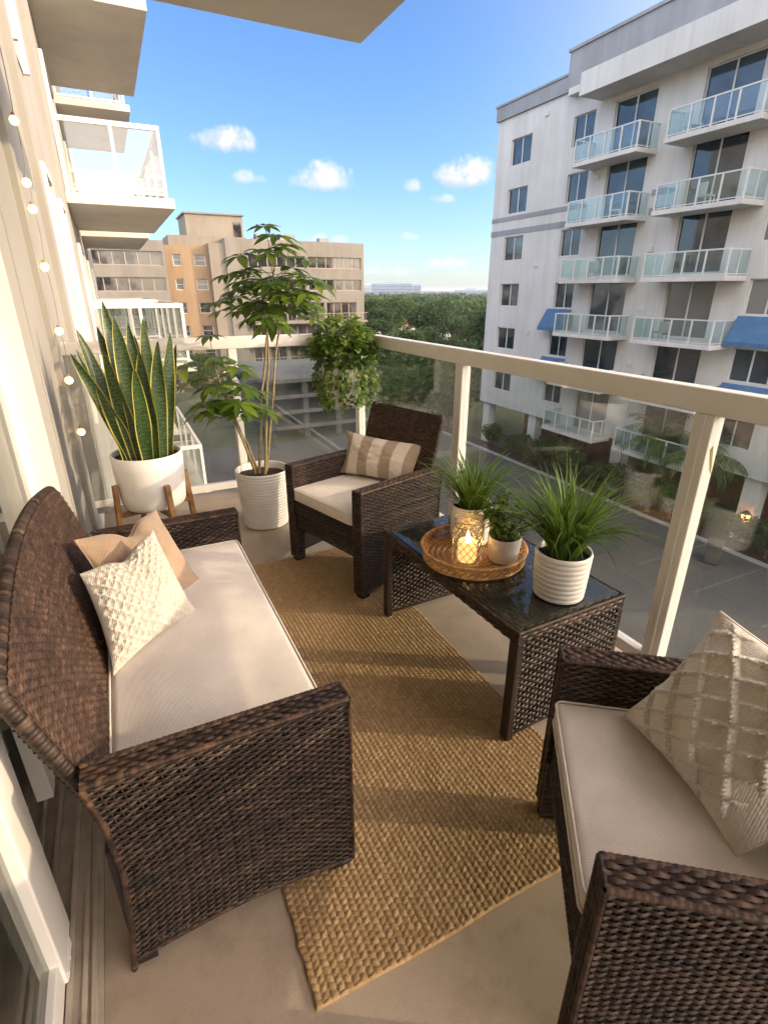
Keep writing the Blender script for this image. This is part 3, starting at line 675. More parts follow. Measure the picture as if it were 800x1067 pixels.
# big umbrella tree in the corner
def umbrella_tree():
    root = thing('umbrella_tree', (.705, 3.20, 0), 'tall umbrella tree with drooping leaflets in a big ribbed white pot', 'houseplant')
    pot(root, .166, .138, .37, 19, .0042, seg=64)
    q = random.Random(5); st = MB(); lv = Leaves(); pet = MB()
    def palm(p, dirv, L, nl=8, val=.45):
        """hand of leaflets at the end of a petiole"""
        d = norm(dirv); a = norm(np.cross(d, [0, 0, 1]) if abs(d[2]) < .95 else np.array([1., 0, 0])); up = norm(np.array([d[0]*.3, d[1]*.3, 1.0])); e1 = norm(np.cross(up, a)); e2 = norm(np.cross(up, e1))
        ph = q.uniform(0, 2*PI)
        for k in range(nl):
            an = ph+k*2*PI/nl+q.uniform(-.15, .15); ld = norm(e1*math.cos(an)+e2*math.sin(an)+np.array([0, 0, -q.uniform(-.05, .24)])); ln = L*q.uniform(.75, 1.1)
            pet.tube([p, p+ld*.02], .0013, 4, .5, False)
            lv.leaf(p+ld*.018, ld, norm(up+.2*ld), ln, ln*q.uniform(.34, .43), min(1, max(0, q.gauss(val, .22))), q.uniform(.1, .30), 6, .22, .8)
    tops = [((-.02, .0, .34), (.04, .02, .8), (.10, .0, 1.17), (.175, .01, 1.52)), ((.03, .02, .34), (.10, .03, .7), (.15, .02, 1.08), (.26, .03, 1.45)), ((.01, -.03, .34), (.06, 0, .75), (.115, .02, 1.08), (.10, .02, 1.42)),
            ((-.04, .01, .34), (-.10, -.03, .55), (-.17, -.05, .78), (-.22, -.06, 1.0)), ((-.02, .02, .34), (-.07, -.0, .52), (-.12, -.02, .66), (-.17, -.04, .80))]
    tr = np.linspace(0, 1, 12)
    for k, c in enumerate(tops):
        c = np.array(c); P = np.stack([np.interp(tr, np.linspace(0, 1, 4), c[:, j]) for j in range(3)], 1)
        P[1:-1] = (P[:-2]+2*P[1:-1]+P[2:])/4; P[1:-1, :2] += np.array([[q.uniform(-.004, .004), q.uniform(-.004, .004)] for _ in range(10)])
        st.tube(P, np.linspace(.0095, .0045, 12), 7, .5)
        top = P[-1]; lo = k >= 3; n = 20 if k == 0 else (16 if not lo else 15)
        for i in range(n):
            t = .83+.17*(i+.5)/n if not lo else .72+.28*(i+.5)/n
            p = np.array([np.interp(t, tr, P[:, j]) for j in range(3)]); a = i*2.4+q.uniform(-.3, .3); el = R(q.uniform(-8, 38) if i < n-2 else q.uniform(55, 85)); ln = q.uniform(.13, .30)*(1 if not lo else .8)
            d = np.array([math.cos(a)*math.cos(el), math.sin(a)*math.cos(el), math.sin(el)]); m = p+d*ln*.6; e = p+d*ln+np.array([0, 0, -.02])
            pet.tube([p, m, e], .0019, 5, .5, False); palm(e, d, q.uniform(.10, .145)*(1 if not lo else .95), q.choice([7, 8, 8, 9]), .40 if not lo else .55)
    st.build('stem', M['stem'], root, True); pet.build('leaf_stalks', M['green_stem'], root); lv.build('foliage', M['umbrella_leaf'], root, True)
umbrella_tree()

# snake plant on its stand
def snake():
    cx, cy, zb = .055, 2.90, .352
    root = thing('snake_plant', (cx, cy, zb), 'snake plant with upright yellow edged blades in a smooth white bowl pot', 'houseplant')
    rt, h = .172, .285
    pr = [(0, 0), (.128, 0), (.146, .006), (.156, .022), (.162, .06), (.167, .14), (rt, .22), (rt, h), (rt-.005, h+.004), (rt-.012, h), (rt-.014, h-.05)]
    mb = MB(); mb.lathe(pr, 60); mb.build('pot', M['white_pot'], root, True)
    s = MB(); s.lathe([(0, h-.02), (rt-.013, h-.022)][::-1], 40); s.build('soil', M['soil'], root, True)
    q = random.Random(12)
    specs = [(-.09, -.04, -.20, .02, .62, .052), (-.05, -.07, -.12, -.10, .56, .05), (-.02, -.06, -.03, -.05, .66, .058), (.03, -.07, .03, -.08, .54, .055), (.07, -.05, .12, -.04, .58, .05), (.10, .0, .20, .05, .60, .05),
             (-.10, .03, -.26, .08, .55, .045), (-.04, .03, -.05, .10, .70, .055), (.02, .02, .0, .08, .66, .05), (.06, .06, .08, .14, .63, .05), (-.06, .08, -.1, .2, .55, .045), (.02, .09, .05, .2, .58, .045), (-.08, -.02, -.35, -.15, .50, .045), (.09, .05, .3, .1, .52, .042), (.0, -.09, .02, -.16, .46, .048), (.05, -.02, .06, .0, .69, .05), (-.03, .06, -.16, .12, .64, .048), (.07, .07, .16, .1, .57, .044), (-.07, -.06, -.28, -.12, .40, .046), (.02, -.04, .10, -.10, .44, .05)]
    for bx, by, lx, ly, L, w in specs:
        lf = MB(); n = 26; t = np.linspace(0, 1, n); L *= q.uniform(.97, 1.07); c = np.stack([bx+lx*t**1.3*L*.85, by+ly*t**1.3*L*.85, h-.025+L*t], 1)
        a0 = q.uniform(-.75, .75); tw = q.uniform(-.7, .7); an = a0+tw*t+.15*np.sin(t*9+q.random()*6); s = np.stack([np.cos(an), np.sin(an), np.zeros(n)], 1); ww = w*.86*np.minimum(.62+t*.9, 1)*np.clip(1-t**3.2, 0, 1)**.75; ww = np.maximum(ww, .0012)
        nr = norm(np.cross(s, np.gradient(c, axis=0)))
        us = np.array([-1, -.87, -.5, 0, .5, .87, 1]); V = c[:, None]+s[:, None]*(ww[:, None]*us)[..., None]+nr[:, None]*((us**2*.28)[None]*ww[:, None])[..., None]
        V = V+nr[:, None]*.0
        val = np.broadcast_to(np.array([1, .75, .3, .3, .3, .75, 1])[None], (n, 7)); lf.grid(V, val); lf.grid(V-nr[:, None]*.0022, val, True)
        lf.build('leaf', M['snake'], root, True)
    stand = thing('plant_stand', (cx, cy, 0), 'brown wooden four legged plant stand under the snake plant', 'plant stand', R(20))
    for k in range(4):
        a = k*PI/2; ca, sa = math.cos(a), math.sin(a); lg = MB(); x0, x1 = .215, .184
        for (xa, xb, za, zb2) in ((x0, x1, 0, .50),):
            d = .012; v = []
            for z, x in ((za, xa), (zb2, xb)):
                for dx, dy in ((-d, -d), (d, -d), (d, d), (-d, d)): px, py = x+dx, dy; v.append((px*ca-py*sa, px*sa+py*ca, z))
            lg.add(v, [(3, 2, 1, 0), (4, 5, 6, 7), (0, 1, 5, 4), (1, 2, 6, 5), (2, 3, 7, 6), (3, 0, 4, 7)])
        lg.build('leg', M['wood'], stand)
    for k, dz in ((0, 0), (1, .0015)):
        b = MB(); 
        (b.box(-.19, .19, -.011, .011, .323+dz, .349+dz) if k == 0 else b.box(-.011, .011, -.19, .19, .323+dz, .349+dz)); b.build('crossbar', M['wood'], stand)
def snake_mat():
    m, nt, N, L, b = new_mat('snake_leaf'); at = attr_out(nt)
    tc = N.new('ShaderNodeTexCoord'); w = N.new('ShaderNodeTexWave'); w.bands_direction = 'Z'; w.inputs['Scale'].default_value = 16; w.inputs['Distortion'].default_value = 9; w.inputs['Detail'].default_value = 4; w.inputs['Detail Scale'].default_value = 3
    L.new(tc.outputs['Object'], w.inputs['Vector']); g = ramp(nt, w.outputs['Fac'], [(.2, (.012, .030, .008)), (.8, (.045, .082, .016))])
    gt = N.new('ShaderNodeMath'); gt.operation = 'SMOOTHSTEP' if False else 'GREATER_THAN'; gt.inputs[1].default_value = .76; L.new(at, gt.inputs[0])
    c = mix_col(nt, gt.outputs[0], g, (.50, .44, .09)); L.new(c, b.inputs['Base Color']); b.inputs['Roughness'].default_value = .4; return m
M['snake'] = snake_mat(); snake()

# ivy in the pot hung on the corner of the railing
def ivy():
    cx, cy, zb = 1.455, 3.635, .64
    root = thing('hanging_ivy', (cx, cy, zb), 'trailing ivy in a pale pot hung on the far corner of the railing', 'houseplant')
    pot(root, .162, .135, .275, 0, seg=48)
    hk = MB(); hk.tube([(.06, .10, .26), (.10, .17, .36), (.12, .205, .495), (.13, .235, .495), (.135, .25, .40)], .005, 8); hk.tube([(.10, -.06, .26), (.14, -.06, .36), (.17, -.07, .495), (.21, -.07, .495), (.255, -.07, .495), (.258, -.07, .42)], .005, 8); hk.build('hook', M['grey_metal'], root, True)
    q = random.Random(3); lv = Leaves(); st = MB()
    def ivyleaf(p, d, nr, s, val):
        # heart shaped leaf
        d = norm(d); si = norm(np.cross(d, nr)); u = np.cross(si, d)
        t = [(0, 0), (-.18, .42), (.12, .56), (.45, .40), (1.0, 0), (.45, -.40), (.12, -.56), (-.18, -.42)]
        V = [np.asarray(p)+d*a*s+si*b*s+u*(abs(b)*.25-.15*max(a, 0)**2)*s for a, b in t]
        lv.add(V, [(0, 1, 2, 3), (0, 3, 4, 5), (0, 5, 6, 7)], val)
    for i in range(900):     # bushy crown
        a = q.uniform(0, 2*PI); r = .235*math.sqrt(q.random()); hgt = .29+.34*math.sqrt(max(0, 1-(r/.25)**2))*q.uniform(.2, 1); p = np.array([r*math.cos(a), r*math.sin(a), hgt])
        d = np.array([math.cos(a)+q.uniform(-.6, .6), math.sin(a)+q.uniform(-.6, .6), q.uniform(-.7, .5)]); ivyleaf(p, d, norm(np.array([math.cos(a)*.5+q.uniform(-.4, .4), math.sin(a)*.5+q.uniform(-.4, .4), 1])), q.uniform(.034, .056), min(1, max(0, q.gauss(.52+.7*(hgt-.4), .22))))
    for i in range(80):      # trailing vines
        a = q.uniform(0, 2*PI)
        if math.cos(a-R(-112)) > .4 and q.random() < .40: continue
        L = q.uniform(.13, .34); r0 = .158; sw = q.uniform(-.25, .25); out = q.uniform(.01, .10); n = 12
        P = [np.array([(r0+out*math.sin(PI*min(1, t*.9)))*math.cos(a+sw*t), (r0+out*math.sin(PI*min(1, t*.9)))*math.sin(a+sw*t), .29+.05*math.sin(PI*min(1, t*3))-L*t]) for t in np.linspace(0, 1, n)]
        st.tube(P, .0014, 4, .5, False)
        m = int(L/.017)
        for k in range(m):
            t = (k+q.random())/m; p = np.array([np.interp(t, np.linspace(0, 1, n), [w[j] for w in P]) for j in range(3)]); aa = a+q.uniform(-1.3, 1.3)
            d = np.array([math.cos(aa)*.7, math.sin(aa)*.7, q.uniform(-1.1, .1)]); ivyleaf(p+d*.012, d, norm(np.array([math.cos(a)+q.uniform(-.4, .4), math.sin(a)+q.uniform(-.4, .4), .5])), q.uniform(.020, .036), min(1, max(0, q.gauss(.5, .26))))
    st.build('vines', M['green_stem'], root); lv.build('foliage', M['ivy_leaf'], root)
ivy()

# ------------------------------------------------------------------ our balcony and building
XF = -.33
fl = MB(); fl.box(-.255, 1.78, -2.6, 3.95, -.2, 0); tag(fl.build('balcony_floor', M['floor']), kind='structure')
def our_building():
    b = thing('apartment_building', (XF, 2.0, -10.4), 'cream stucco apartment block on the left, carrying this balcony and its neighbours', 'building')
    w = MB()
    w.box(XF-.5, XF, 2.42, 40, -10.4, 0-.0); w.box(XF-.5, XF, 2.42, 40, 0, 2.45); w.box(XF-.5, XF, -4, 40, 2.45, 14); w.box(XF-.5, XF, -4, 2.42, -10.4, -.2); w.box(XF-.5, XF, -4, -2.55, -.2, 2.45)
    wl = w.build('wall', M['stucco'], b, world=True)
    # shallow pilaster and trim bands beside the door
    t = MB(); t.box(XF-.02, XF+.035, 2.42, 2.62, 0.0, 2.85-.002); t.box(XF-.02, XF+.02, 2.80, 2.86, .0, 2.848); t.box(XF-.02, XF+.03, 3.62, 3.80, 0.0, 2.846)
    t.build('pilaster', M['stucco'], wl, world=True)
    t2 = MB()
    for y in (5.2, 9.0): t2.box(XF-.02, XF+.045, y, y+.35, -10, 13.5)
    t2.build('wall_rib', M['stucco'], wl, world=True)
    s = MB(); s.box(XF, 1.72, -2.8, 3.86, 2.85, 3.05); s.build('ceiling_slab', M['slab'], b, world=True)
    # sliding door in three panels: (y0, y1, plane)
    tr = MB()
    tr.box(-.47, -.256, -2.55, 2.42, -.06, .012)
    for x in (-.455, -.405, -.365, -.318, -.290, -.272): tr.box(x-.005, x+.005, -2.55, 2.42, .012, .030 if x < -.3 else .020)
    tr.build('door_track', M['track'], b, world=True)
    hd = MB(); hd.box(-.47, -.30, -2.55, 2.42, 2.38, 2.449); hd.box(-.47, -.30, 2.36, 2.419, .02, 2.38); hd.build('door_frame', M['white_metal'], b, world=True)
    def panel(y0, y1, x, lab=None):
        f = MB(); fw = .055
        f.bbox(x-.022, x+.022, y0, y0+fw, .03, 2.37, .004); f.bbox(x-.022, x+.022, y1-fw, y1, .03, 2.37, .004)
        f.bbox(x-.020, x+.020, y0+fw, y1-fw, .03, .10, .004); f.bbox(x-.020, x+.020, y0+fw, y1-fw, 2.30, 2.37, .004)
        d = f.build('sliding_door', M['white_metal'], b, world=True)
        g = MB(); g.box(x-.004, x+.004, y0+fw, y1-fw, .10, 2.30); g.build('glass', M['door_glass'], d, world=True)
        return d
    d = panel(-.62, 1.02, -.345)
    st = MB(); st.bbox(-.352, -.318, .885, .975, .033, 2.36, .004); st.bbox(-.350, -.326, .976, 1.03, .033, 2.36, .003); st.box(-.3225, -.3165, .892, .968, .036, .056)
    for yy in (.900, .930, .960): st.box(-.3175, -.3150, yy-.003, yy+.003, .040, .047)
    st.build('stile_cover', M['white_metal'], d, world=True)
    panel(-2.5, -.60, -.405); panel(1.42, 2.36, -.405)
    # room behind the glass
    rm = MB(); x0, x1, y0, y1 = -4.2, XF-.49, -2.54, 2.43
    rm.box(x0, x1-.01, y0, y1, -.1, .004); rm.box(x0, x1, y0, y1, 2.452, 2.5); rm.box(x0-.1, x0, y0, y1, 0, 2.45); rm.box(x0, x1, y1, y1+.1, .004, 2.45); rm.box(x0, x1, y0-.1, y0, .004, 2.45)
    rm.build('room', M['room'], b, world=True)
    cu = MB(); n = 160; yy = np.linspace(1.55, 2.34, n); V = np.stack([np.stack([-.56+.035*np.sin(yy*46)+.01*np.sin(yy*17), yy, np.full(n, z)], 1) for z in (.03, 2.38)], 1); cu.grid(V); cu.grid(V-np.array([.004, 0, 0]), flip=True)
    cu.build('curtain', M['curtain'], b, True, True)
    # neighbouring balconies further along the same wall
    def balcony(y0, y1, z, X, name='balcony', rails=True):
        s = MB(); s.bbox(XF, X, y0, y1, z-.17, z, .012); o = s.build(name, M['slab'], b, world=True)
        if not rails: return
        rl = MB(); xr = X-.12; ya, yb = y0+.18, y1-.15; h = 1.18
        rl.box(XF+.02, xr+.03, ya-.03, ya+.03, z+h-.08, z+h); rl.box(xr-.03, xr+.03, ya+.031, yb-.031, z+h-.08, z+h); rl.box(XF+.02, xr+.03, yb-.03, yb+.03, z+h-.08, z+h)
        for (x, y) in ((XF+.05, ya), (XF+.95*(xr-XF)/2+.1, ya), (xr, ya), (xr, ya+1.6), (xr, ya+3.2), (xr, yb), (XF+.9, yb), (XF+.05, yb)): rl.box(x-.028, x+.028, y-.028, y+.028, z+.001, z+h-.081)
        rl.box(XF+.08, xr-.03, ya-.02, ya+.02, z+.06, z+.10); rl.box(xr-.02, xr+.02, ya+.03, yb-.03, z+.06, z+.10); rl.box(XF+.08, xr-.03, yb-.02, yb+.02, z+.06, z+.10)
        rl.build('railing', M['white_metal'], o, world=True)
        g = MB(); g.box(XF+.08, xr-.03, ya-.005, ya+.005, z+.101, z+h-.081); g.box(xr-.005, xr+.005, ya+.03, yb-.03, z+.101, z+h-.081); g.box(XF+.08, xr-.03, yb-.005, yb+.005, z+.101, z+h-.081)
        g.build('railing_glass', M['rail_glass'], o, world=True)
    for z in (-6, -3, 0, 3.04): balcony(12.2, 17.35, z, 1.5)
    balcony(12.5, 17.4, 6.1, 1.5); balcony(12.5, 17.4, 9.1, 1.5)
    for z in (-3, 0.0, 3.06, 6.2, 9.2): balcony(19.2, 24.5, z, 1.5)
    # window frames standing proud on the far wall
    for y, z in ((5.9, .1), (8.0, .1), (5.9, 3.1), (13.2, 0), (13.2, 3.05), (20.2, .0), (20.2, 3.07), (27.0, .0), (27.0, 3.0), (27.0, -3.0)):
        f = MB(); w_ = 2.6 if y > 10 else .8
        for a in (0, w_): f.box(XF, XF+.06, y+a-.03, y+a+.03, z+.1, z+2.3)
        f.box(XF, XF+.06, y+.031, y+w_-.031, z+2.24, z+2.3); o = f.build('window', M['white_metal'], b, world=True)
        g = MB(); g.box(XF, XF+.012, y+.031, y+w_-.031, z+.1, z+2.239); g.build('pane', M['pane_dark'], o, world=True)
    return b
M['track'] = surf('grimy_aluminium', (.36, .30, .235), (.47, .40, .32), 14, .5, .2, 120, .002)
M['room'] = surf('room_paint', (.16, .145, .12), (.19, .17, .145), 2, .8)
M['curtain'] = surf('pale_curtain', (.5, .48, .42), (.56, .53, .47), 3, .9)
M['pane_dark'] = pane_mat('dark_window_glass', (.012, .016, .02), (.05, .055, .055))
our_building()

M['lamp'] = emit_mat('garden_lamp', (1, .33, .05), 9); M['yellow'] = surf('yellow_plastic_and_reflection', (.20, .14, .012), (.30, .21, .02), 4, .5)
def railing():
    root = thing('glass_railing', (1.67, 1.0, 0), 'cream metal balcony railing with clear glass panels around this terrace', 'railing')
    zt = 1.12; x0, x1 = 1.642, 1.702; y0, y1 = 3.822, 3.882
    t = MB(); t.bbox(x0, x1, -2.6, y1, zt-.078, zt, .006, 3); t.build('top_rail', M['white_metal'], root, True, True)
    t = MB(); t.bbox(XF+.03, x0-.002, y0, y1, zt-.078, zt, .006, 3); t.build('top_rail', M['white_metal'], root, True, True)
    t = MB(); t.bbox(1.650, 1.694, -2.6, y1-.01, .045, .095, .004); t.build('bottom_rail', M['white_metal'], root, world=True)
    t = MB(); t.bbox(XF+.03, 1.648, y0+.008, y1-.008, .045, .095, .004); t.build('bottom_rail', M['white_metal'], root, world=True)
    posts = [(1.672, y) for y in (-1.75, -.35, 1.05, 2.45, 3.852)]+[(.715, 3.852)]
    for x, y in posts:
        p = MB(); p.bbox(x-.027, x+.027, y-.034, y+.034, 0.0, zt-.079, .004)
        o = p.build('post', M['white_metal'], root, world=True)
        k = MB(); k.bbox(x-.0295, x-.0272, y-.006, y+.006, .1, zt-.082, .0008, 1); k.bbox(x-.055, x+.055, y-.06, y+.06, 0, .010, .003); k.build('base_plate', M['white_metal'], o, world=True)
        if y == 1.05:
            tp = MB(); tp.add([(1.660, 1.0151, .93), (1.671, 1.0151, .945), (1.689, 1.0151, .875), (1.694, 1.0151, .845), (1.684, 1.0151, .86)], [(0, 1, 2, 4), (2, 3, 4)]); tp.v[-1][:, 1] = 1.0148; tp.add(tp.v[-1]+np.array([0, .0006, 0]), [(4, 2, 1, 0), (4, 3, 2)]); tag(tp.build('yellow_reflection', M['yellow'], o, world=True), 'yellow reflection streak modelled as a strip near the top of the post')  # yellow leaf reflection put in as a coloured strip on the post
    p = MB(); p.bbox(XF+.035, XF+.105, 3.835, 3.868, 0, zt-.079, .004); p.build('post', M['grey_metal'], root, world=True)
    ys = [-1.75, -.35, 1.05, 2.45, 3.852]
    for a, b_ in zip(ys[:-1], ys[1:]):
        g = MB(); g.box(1.667, 1.677, a+.037, b_-.037, .097, zt-.080); g.build('glass_panel', M['rail_glass'], root, world=True)
    for a, b_ in ((XF+.107, .686), (.744, 1.643)):
        g = MB(); g.box(a, b_, 3.847, 3.857, .097, zt-.080); g.build('glass_panel', M['rail_glass'], root, world=True)
railing()

def lights():
    root = thing('string_lights', (-.285, 3.72, 2.6), 'string of small warm globe bulbs hanging down the wall edge at left', 'string lights')
    X = -.272
    bulbs = [(3.833, 2.225), (3.74, 1.932), (3.765, 1.813), (3.70, 1.526), (3.695, 1.191), (3.62, .924), (3.66, .609)]
    P = [(X+.004, 3.80, 2.75)]+[(X+.004, y+.012, z+.03) for y, z in bulbs]+[(X+.004, 3.68, .50)]
    Q = []
    for a, b in zip(P[:-1], P[1:]):
        for t in np.linspace(0, 1, 6)[:-1]: Q.append([a[0]+(b[0]-a[0])*t+.006*math.sin(PI*t), a[1]+(b[1]-a[1])*t+.02*math.sin(PI*t), a[2]+(b[2]-a[2])*t])
    w = MB(); w.tube(Q, .0022, 5); w.build('wire', M['cord'], root, world=True)
    for y, z in bulbs:
        s = MB(); s.lathe([(0, .034), (.008, .034), (.009, .018), (.007, .015)][::-1], 12, (X, y, z)); o = s.build('bulb', M['cord'], root, True, True)
        g = MB(); g.lathe([(.022*math.sin(a), -.022*math.cos(a)) for a in np.linspace(0.02, PI-.3, 12)], 18, (X, y, z)); g.build('globe', M['bulb'], o, True, True)
M['cord'] = surf('cream_cord', (.30, .25, .18), (.36, .31, .23), 10, .6)
M['wire'] = surf('dark_wire', (.05, .045, .035), (.07, .06, .05), 10, .5)
M['bulb'] = emit_mat('warm_bulb', (1, .62, .22), 2.4)
lights()

# ------------------------------------------------------------------ opposite building (right)
GZ = -10.4
def holes_wall(mb, U0, U1, Z0, Z1, holes, P, depth):
    us = sorted({U0, U1} | {h[0] for h in holes} | {h[1] for h in holes}); zs = sorted({Z0, Z1} | {h[2] for h in holes} | {h[3] for h in holes})
    for a, b in zip(us[:-1], us[1:]):
        for c, d in zip(zs[:-1], zs[1:]):
            um, zm = (a+b)/2, (c+d)/2
            if any(h[0] < um < h[1] and h[2] < zm < h[3] for h in holes): continue
            mb.add([P(a, c, 0), P(b, c, 0), P(b, d, 0), P(a, d, 0)], [(0, 1, 2, 3)])
    for a, b, c, d in holes:
        q = [(a, c), (b, c), (b, d), (a, d)]
        for k in range(4):
            p1, p2 = q[k], q[(k+1) % 4]; mb.add([P(*p1, 0), P(*p2, 0), P(*p2, depth), P(*p1, depth)], [(0, 1, 2, 3)])
M['b_white'] = surf('white_render', (.50, .485, .45), (.57, .555, .52), .35, .85, .25, 30, .01)
M['b_warm'] = surf('warm_render', (.60, .57, .52), (.66, .63, .57), .35, .85, .25, 30, .01)
M['b_grey'] = surf('grey_band', (.235, .24, .25), (.28, .285, .295), .5, .85)
M['b_blue'] = surf('blue_awning', (.05, .115, .22), (.065, .14, .26), 2, .7)
M['pane_blue'] = pane_mat('blue_window_glass', (.010, .018, .026), (.035, .055, .07), .45)
M['pane_curtain'] = pane_mat('curtained_glass', (.03, .034, .036), (.13, .13, .125), .8)
M['pane_blind'] = pane_mat('blind_behind_glass', (.14, .135, .12), (.17, .165, .15), .2, .12)
M['b_frame'] = surf('pale_frame', (.5, .5, .48), (.56, .56, .54), 3, .5)
M['terracotta'] = surf('terracotta_wall', (.16, .065, .04), (.24, .10, .06), 1.2, .85)
for k_, a_ in (('b_white', .26), ('b_grey', .25)): weather(M[k_], a_)
def right_building():
    XB = 26.86; YC = 36.6; SE = 31.0
    b = thing('apartment_building', (XB, YC-20, GZ), 'white apartment tower with balconies and blue awnings on the right', 'building')
    P = lambda s, z, d: (XB+d, YC-s, z)
    tops = [11.0, 8.05, 5.05, 1.95, -1.1, -4.25]
    wins = []; doors = []
    for t in tops:
        for s0, s1 in ((1.6, 3.7), (7.4, 9.1), (20.1, 22.0), (25.0, 27.0)): wins.append((s0, s1, t-1.55, t))
        for s0, s1 in ((10.5, 13.2), (15.8, 18.5), ): doors.append((s0, s1, t-2.78, t))
    w = MB(); holes_wall(w, 0, SE, -7, 13.0, wins+doors, P, .22)
    w.add([(XB, YC, -7), (XB+16, YC, -7), (XB+16, YC, 13), (XB, YC, 13)], [(0, 1, 2, 3)]); w.add([(XB, YC-SE, -7), (XB+16, YC-SE, -7), (XB+16, YC-SE, 13), (XB, YC-SE, 13)], [(3, 2, 1, 0)])
    w.add([(XB+16, YC, -7), (XB+16, YC-SE, -7), (XB+16, YC-SE, 13), (XB+16, YC, 13)], [(0, 1, 2, 3)]); w.add([(XB, YC, 12.9), (XB+16, YC, 12.9), (XB+16, YC-SE, 12.9), (XB, YC-SE, 12.9)], [(3, 2, 1, 0)])
    w.add([(XB, YC, -7), (XB+16, YC, -7), (XB+16, YC-SE, -7), (XB, YC-SE, -7)], [(0, 1, 2, 3)])
    # columns at the open ground floor
    for s in (.6, 6.3, 14.2, 22.5, 30):
        w.box(XB+.25, XB+.95, YC-s-.4, YC-s+.4, GZ, -7.001)
    wl = w.build('wall', M['b_white'], b, world=True)
    bk = MB(); bk.box(XB+5, XB+5.3, YC-SE, YC, GZ, -7.002); bk.build('ground_floor_wall', M['terracotta'], b, world=True)
    # roof band
    g = MB(); g.box(XB-.15, XB+.3, YC-7.0, YC+.15, 12.35, 13.15); g.box(XB-.45, XB+16.2, YC-SE-.2, YC-7.001, 12.35, 14.1); g.build('parapet', M['b_grey'], b, world=True)
    g = MB(); g.box(XB-.22, XB+.3, YC-7.0, YC+.22, 13.15, 13.27); g.box(XB-.55, XB+16.3, YC-SE-.3, YC-6.9, 14.1, 14.25); g.build('coping', M['b_grey'], b, world=True)
    c = MB(); c.box(XB-1.8, XB-.002, YC-SE, YC-9.5, 11.25, 12.3); c.box(XB-.5, XB-.003, YC-9.499, YC-7.2, 12.0, 12.345); c.build('canopy', M['b_white'], b, world=True)
    for z0, z1 in ((6.08, 6.36), (5.18, 5.52)):
        for s0, s1 in ((-.02, 9.2), (13.85, 15.15), (20.0, 31)): g = MB(); g.box(XB-.03, XB+.01, YC-s1, YC-s0, z0, z1); g.build('band', M['b_grey'], b, world=True)
    # windows: frame + pane
    q = random.Random(4)
    def win(h, door):
        s0, s1, z0, z1 = h; f = MB(); d = .16; t = .05
        f.box(XB+d-.03, XB+d+.03, YC-s0-t, YC-s0, z0, z1); f.box(XB+d-.03, XB+d+.03, YC-s1, YC-s1+t, z0, z1); m = YC-(s0+s1)/2
        f.box(XB+d-.03, XB+d+.03, m-.04, m+.04, z0+t, z1-t); f.box(XB+d-.029, XB+d+.029, YC-s1+t, YC-s0-t, z1-t, z1); f.box(XB+d-.029, XB+d+.029, YC-s1+t, YC-s0-t, z0, z0+t)
        o = f.build('glass_door' if door else 'window', M['b_frame'], b, world=True)
        p = MB(); p.box(XB+d+.005, XB+d+.028, YC-s1+t, m-.04, z0+t, z1-t); p.box(XB+d+.005, XB+d+.028, m+.04, YC-s0-t, z0+t, z1-t); p.build('pane', q.choice([M['pane_curtain'], M['pane_blue'], M['pane_blue'], M['pane_dark'], M['pane_blind']]), o, world=True)
    for h in wins: win(h, False)
    for h in doors: win(h, True)
    for s_, z_ in ((5.0, 11.6), (5.4, 3.0), (5.2, -1.4), (14.4, 3.4), (14.5, .4), (14.3, -2.6), (9.9, 7.4), (14.45, 9.6)):
        v = MB(); v.box(XB-.10, XB+.01, YC-s_-.14, YC-s_+.14, z_, z_+.22); v.build('vent', M['b_frame'], b, world=True)
    v = MB(); v.tube([(XB-.07, YC-23.4, -6.9), (XB-.07, YC-23.4, 11.2)], .06, 8); v.build('downpipe', M['b_frame'], b, world=True)
    # balconies
    fl = [8.2, 5.15, 2.1, -.95, -4.0, -7.0]
    for z in fl:
        for s0, s1 in ((9.3, 13.75), (15.3, 19.9)):
            s = MB(); s.bbox(XB-1.55, XB-.002, YC-s1, YC-s0, z-.24, z-.02, .02); o = s.build('balcony', M['b_white'], b, world=True)
            rl = MB(); h = 1.12; xr = XB-1.48; ya, yb = YC-s1+.08, YC-s0-.08
            rl.box(xr-.03, xr+.03, ya-.03, yb+.03, z+h-.06, z+h)
            for y in (ya, yb): rl.box(xr+.031, XB-.01, y-.03, y+.03, z+h-.06, z+h); rl.box(xr+.03, XB-.01, y-.02, y+.02, z+.04, z+.08)
            rl.box(xr-.02, xr+.02, ya, yb, z+.04, z+.08)
            for k in range(5):
                y = ya+(yb-ya)*k/4; rl.box(xr-.035, xr+.035, y-.035, y+.035, z-.019, z+h-.061)
            for y in (ya, yb): rl.box(xr+.72, xr+.78, y-.03, y+.03, z-.019, z+h-.061)
            rl.build('railing', M['b_frame'], o, world=True)
            gl = MB(); gl.box(xr-.006, xr+.006, ya+.04, yb-.04, z+.081, z+h-.061)
            for y in (ya, yb): gl.box(xr+.04, XB-.01, y-.006, y+.006, z+.081, z+h-.061)
            gl.build('railing_glass', M['far_glass'], o, world=True)
            # outdoor chairs and a table on some balconies
    # awnings
    for s0, s1 in ((6.9, 9.15), (19.95, 22.2)):
        for zt in (.35, -2.75):
            a = MB(); zb = zt-1.12
            a.prism([(XB-.01, zt), (XB-.72, zb), (XB-.72, zb-.22), (XB-.68, zb-.22), (XB-.68, zb), (XB-.01, zt-.06)], 'y', YC-s1, YC-s0); a.build('awning', M['b_blue'], b, world=True)
    # patio seats seen through some balcony glass
    return b
right_building()
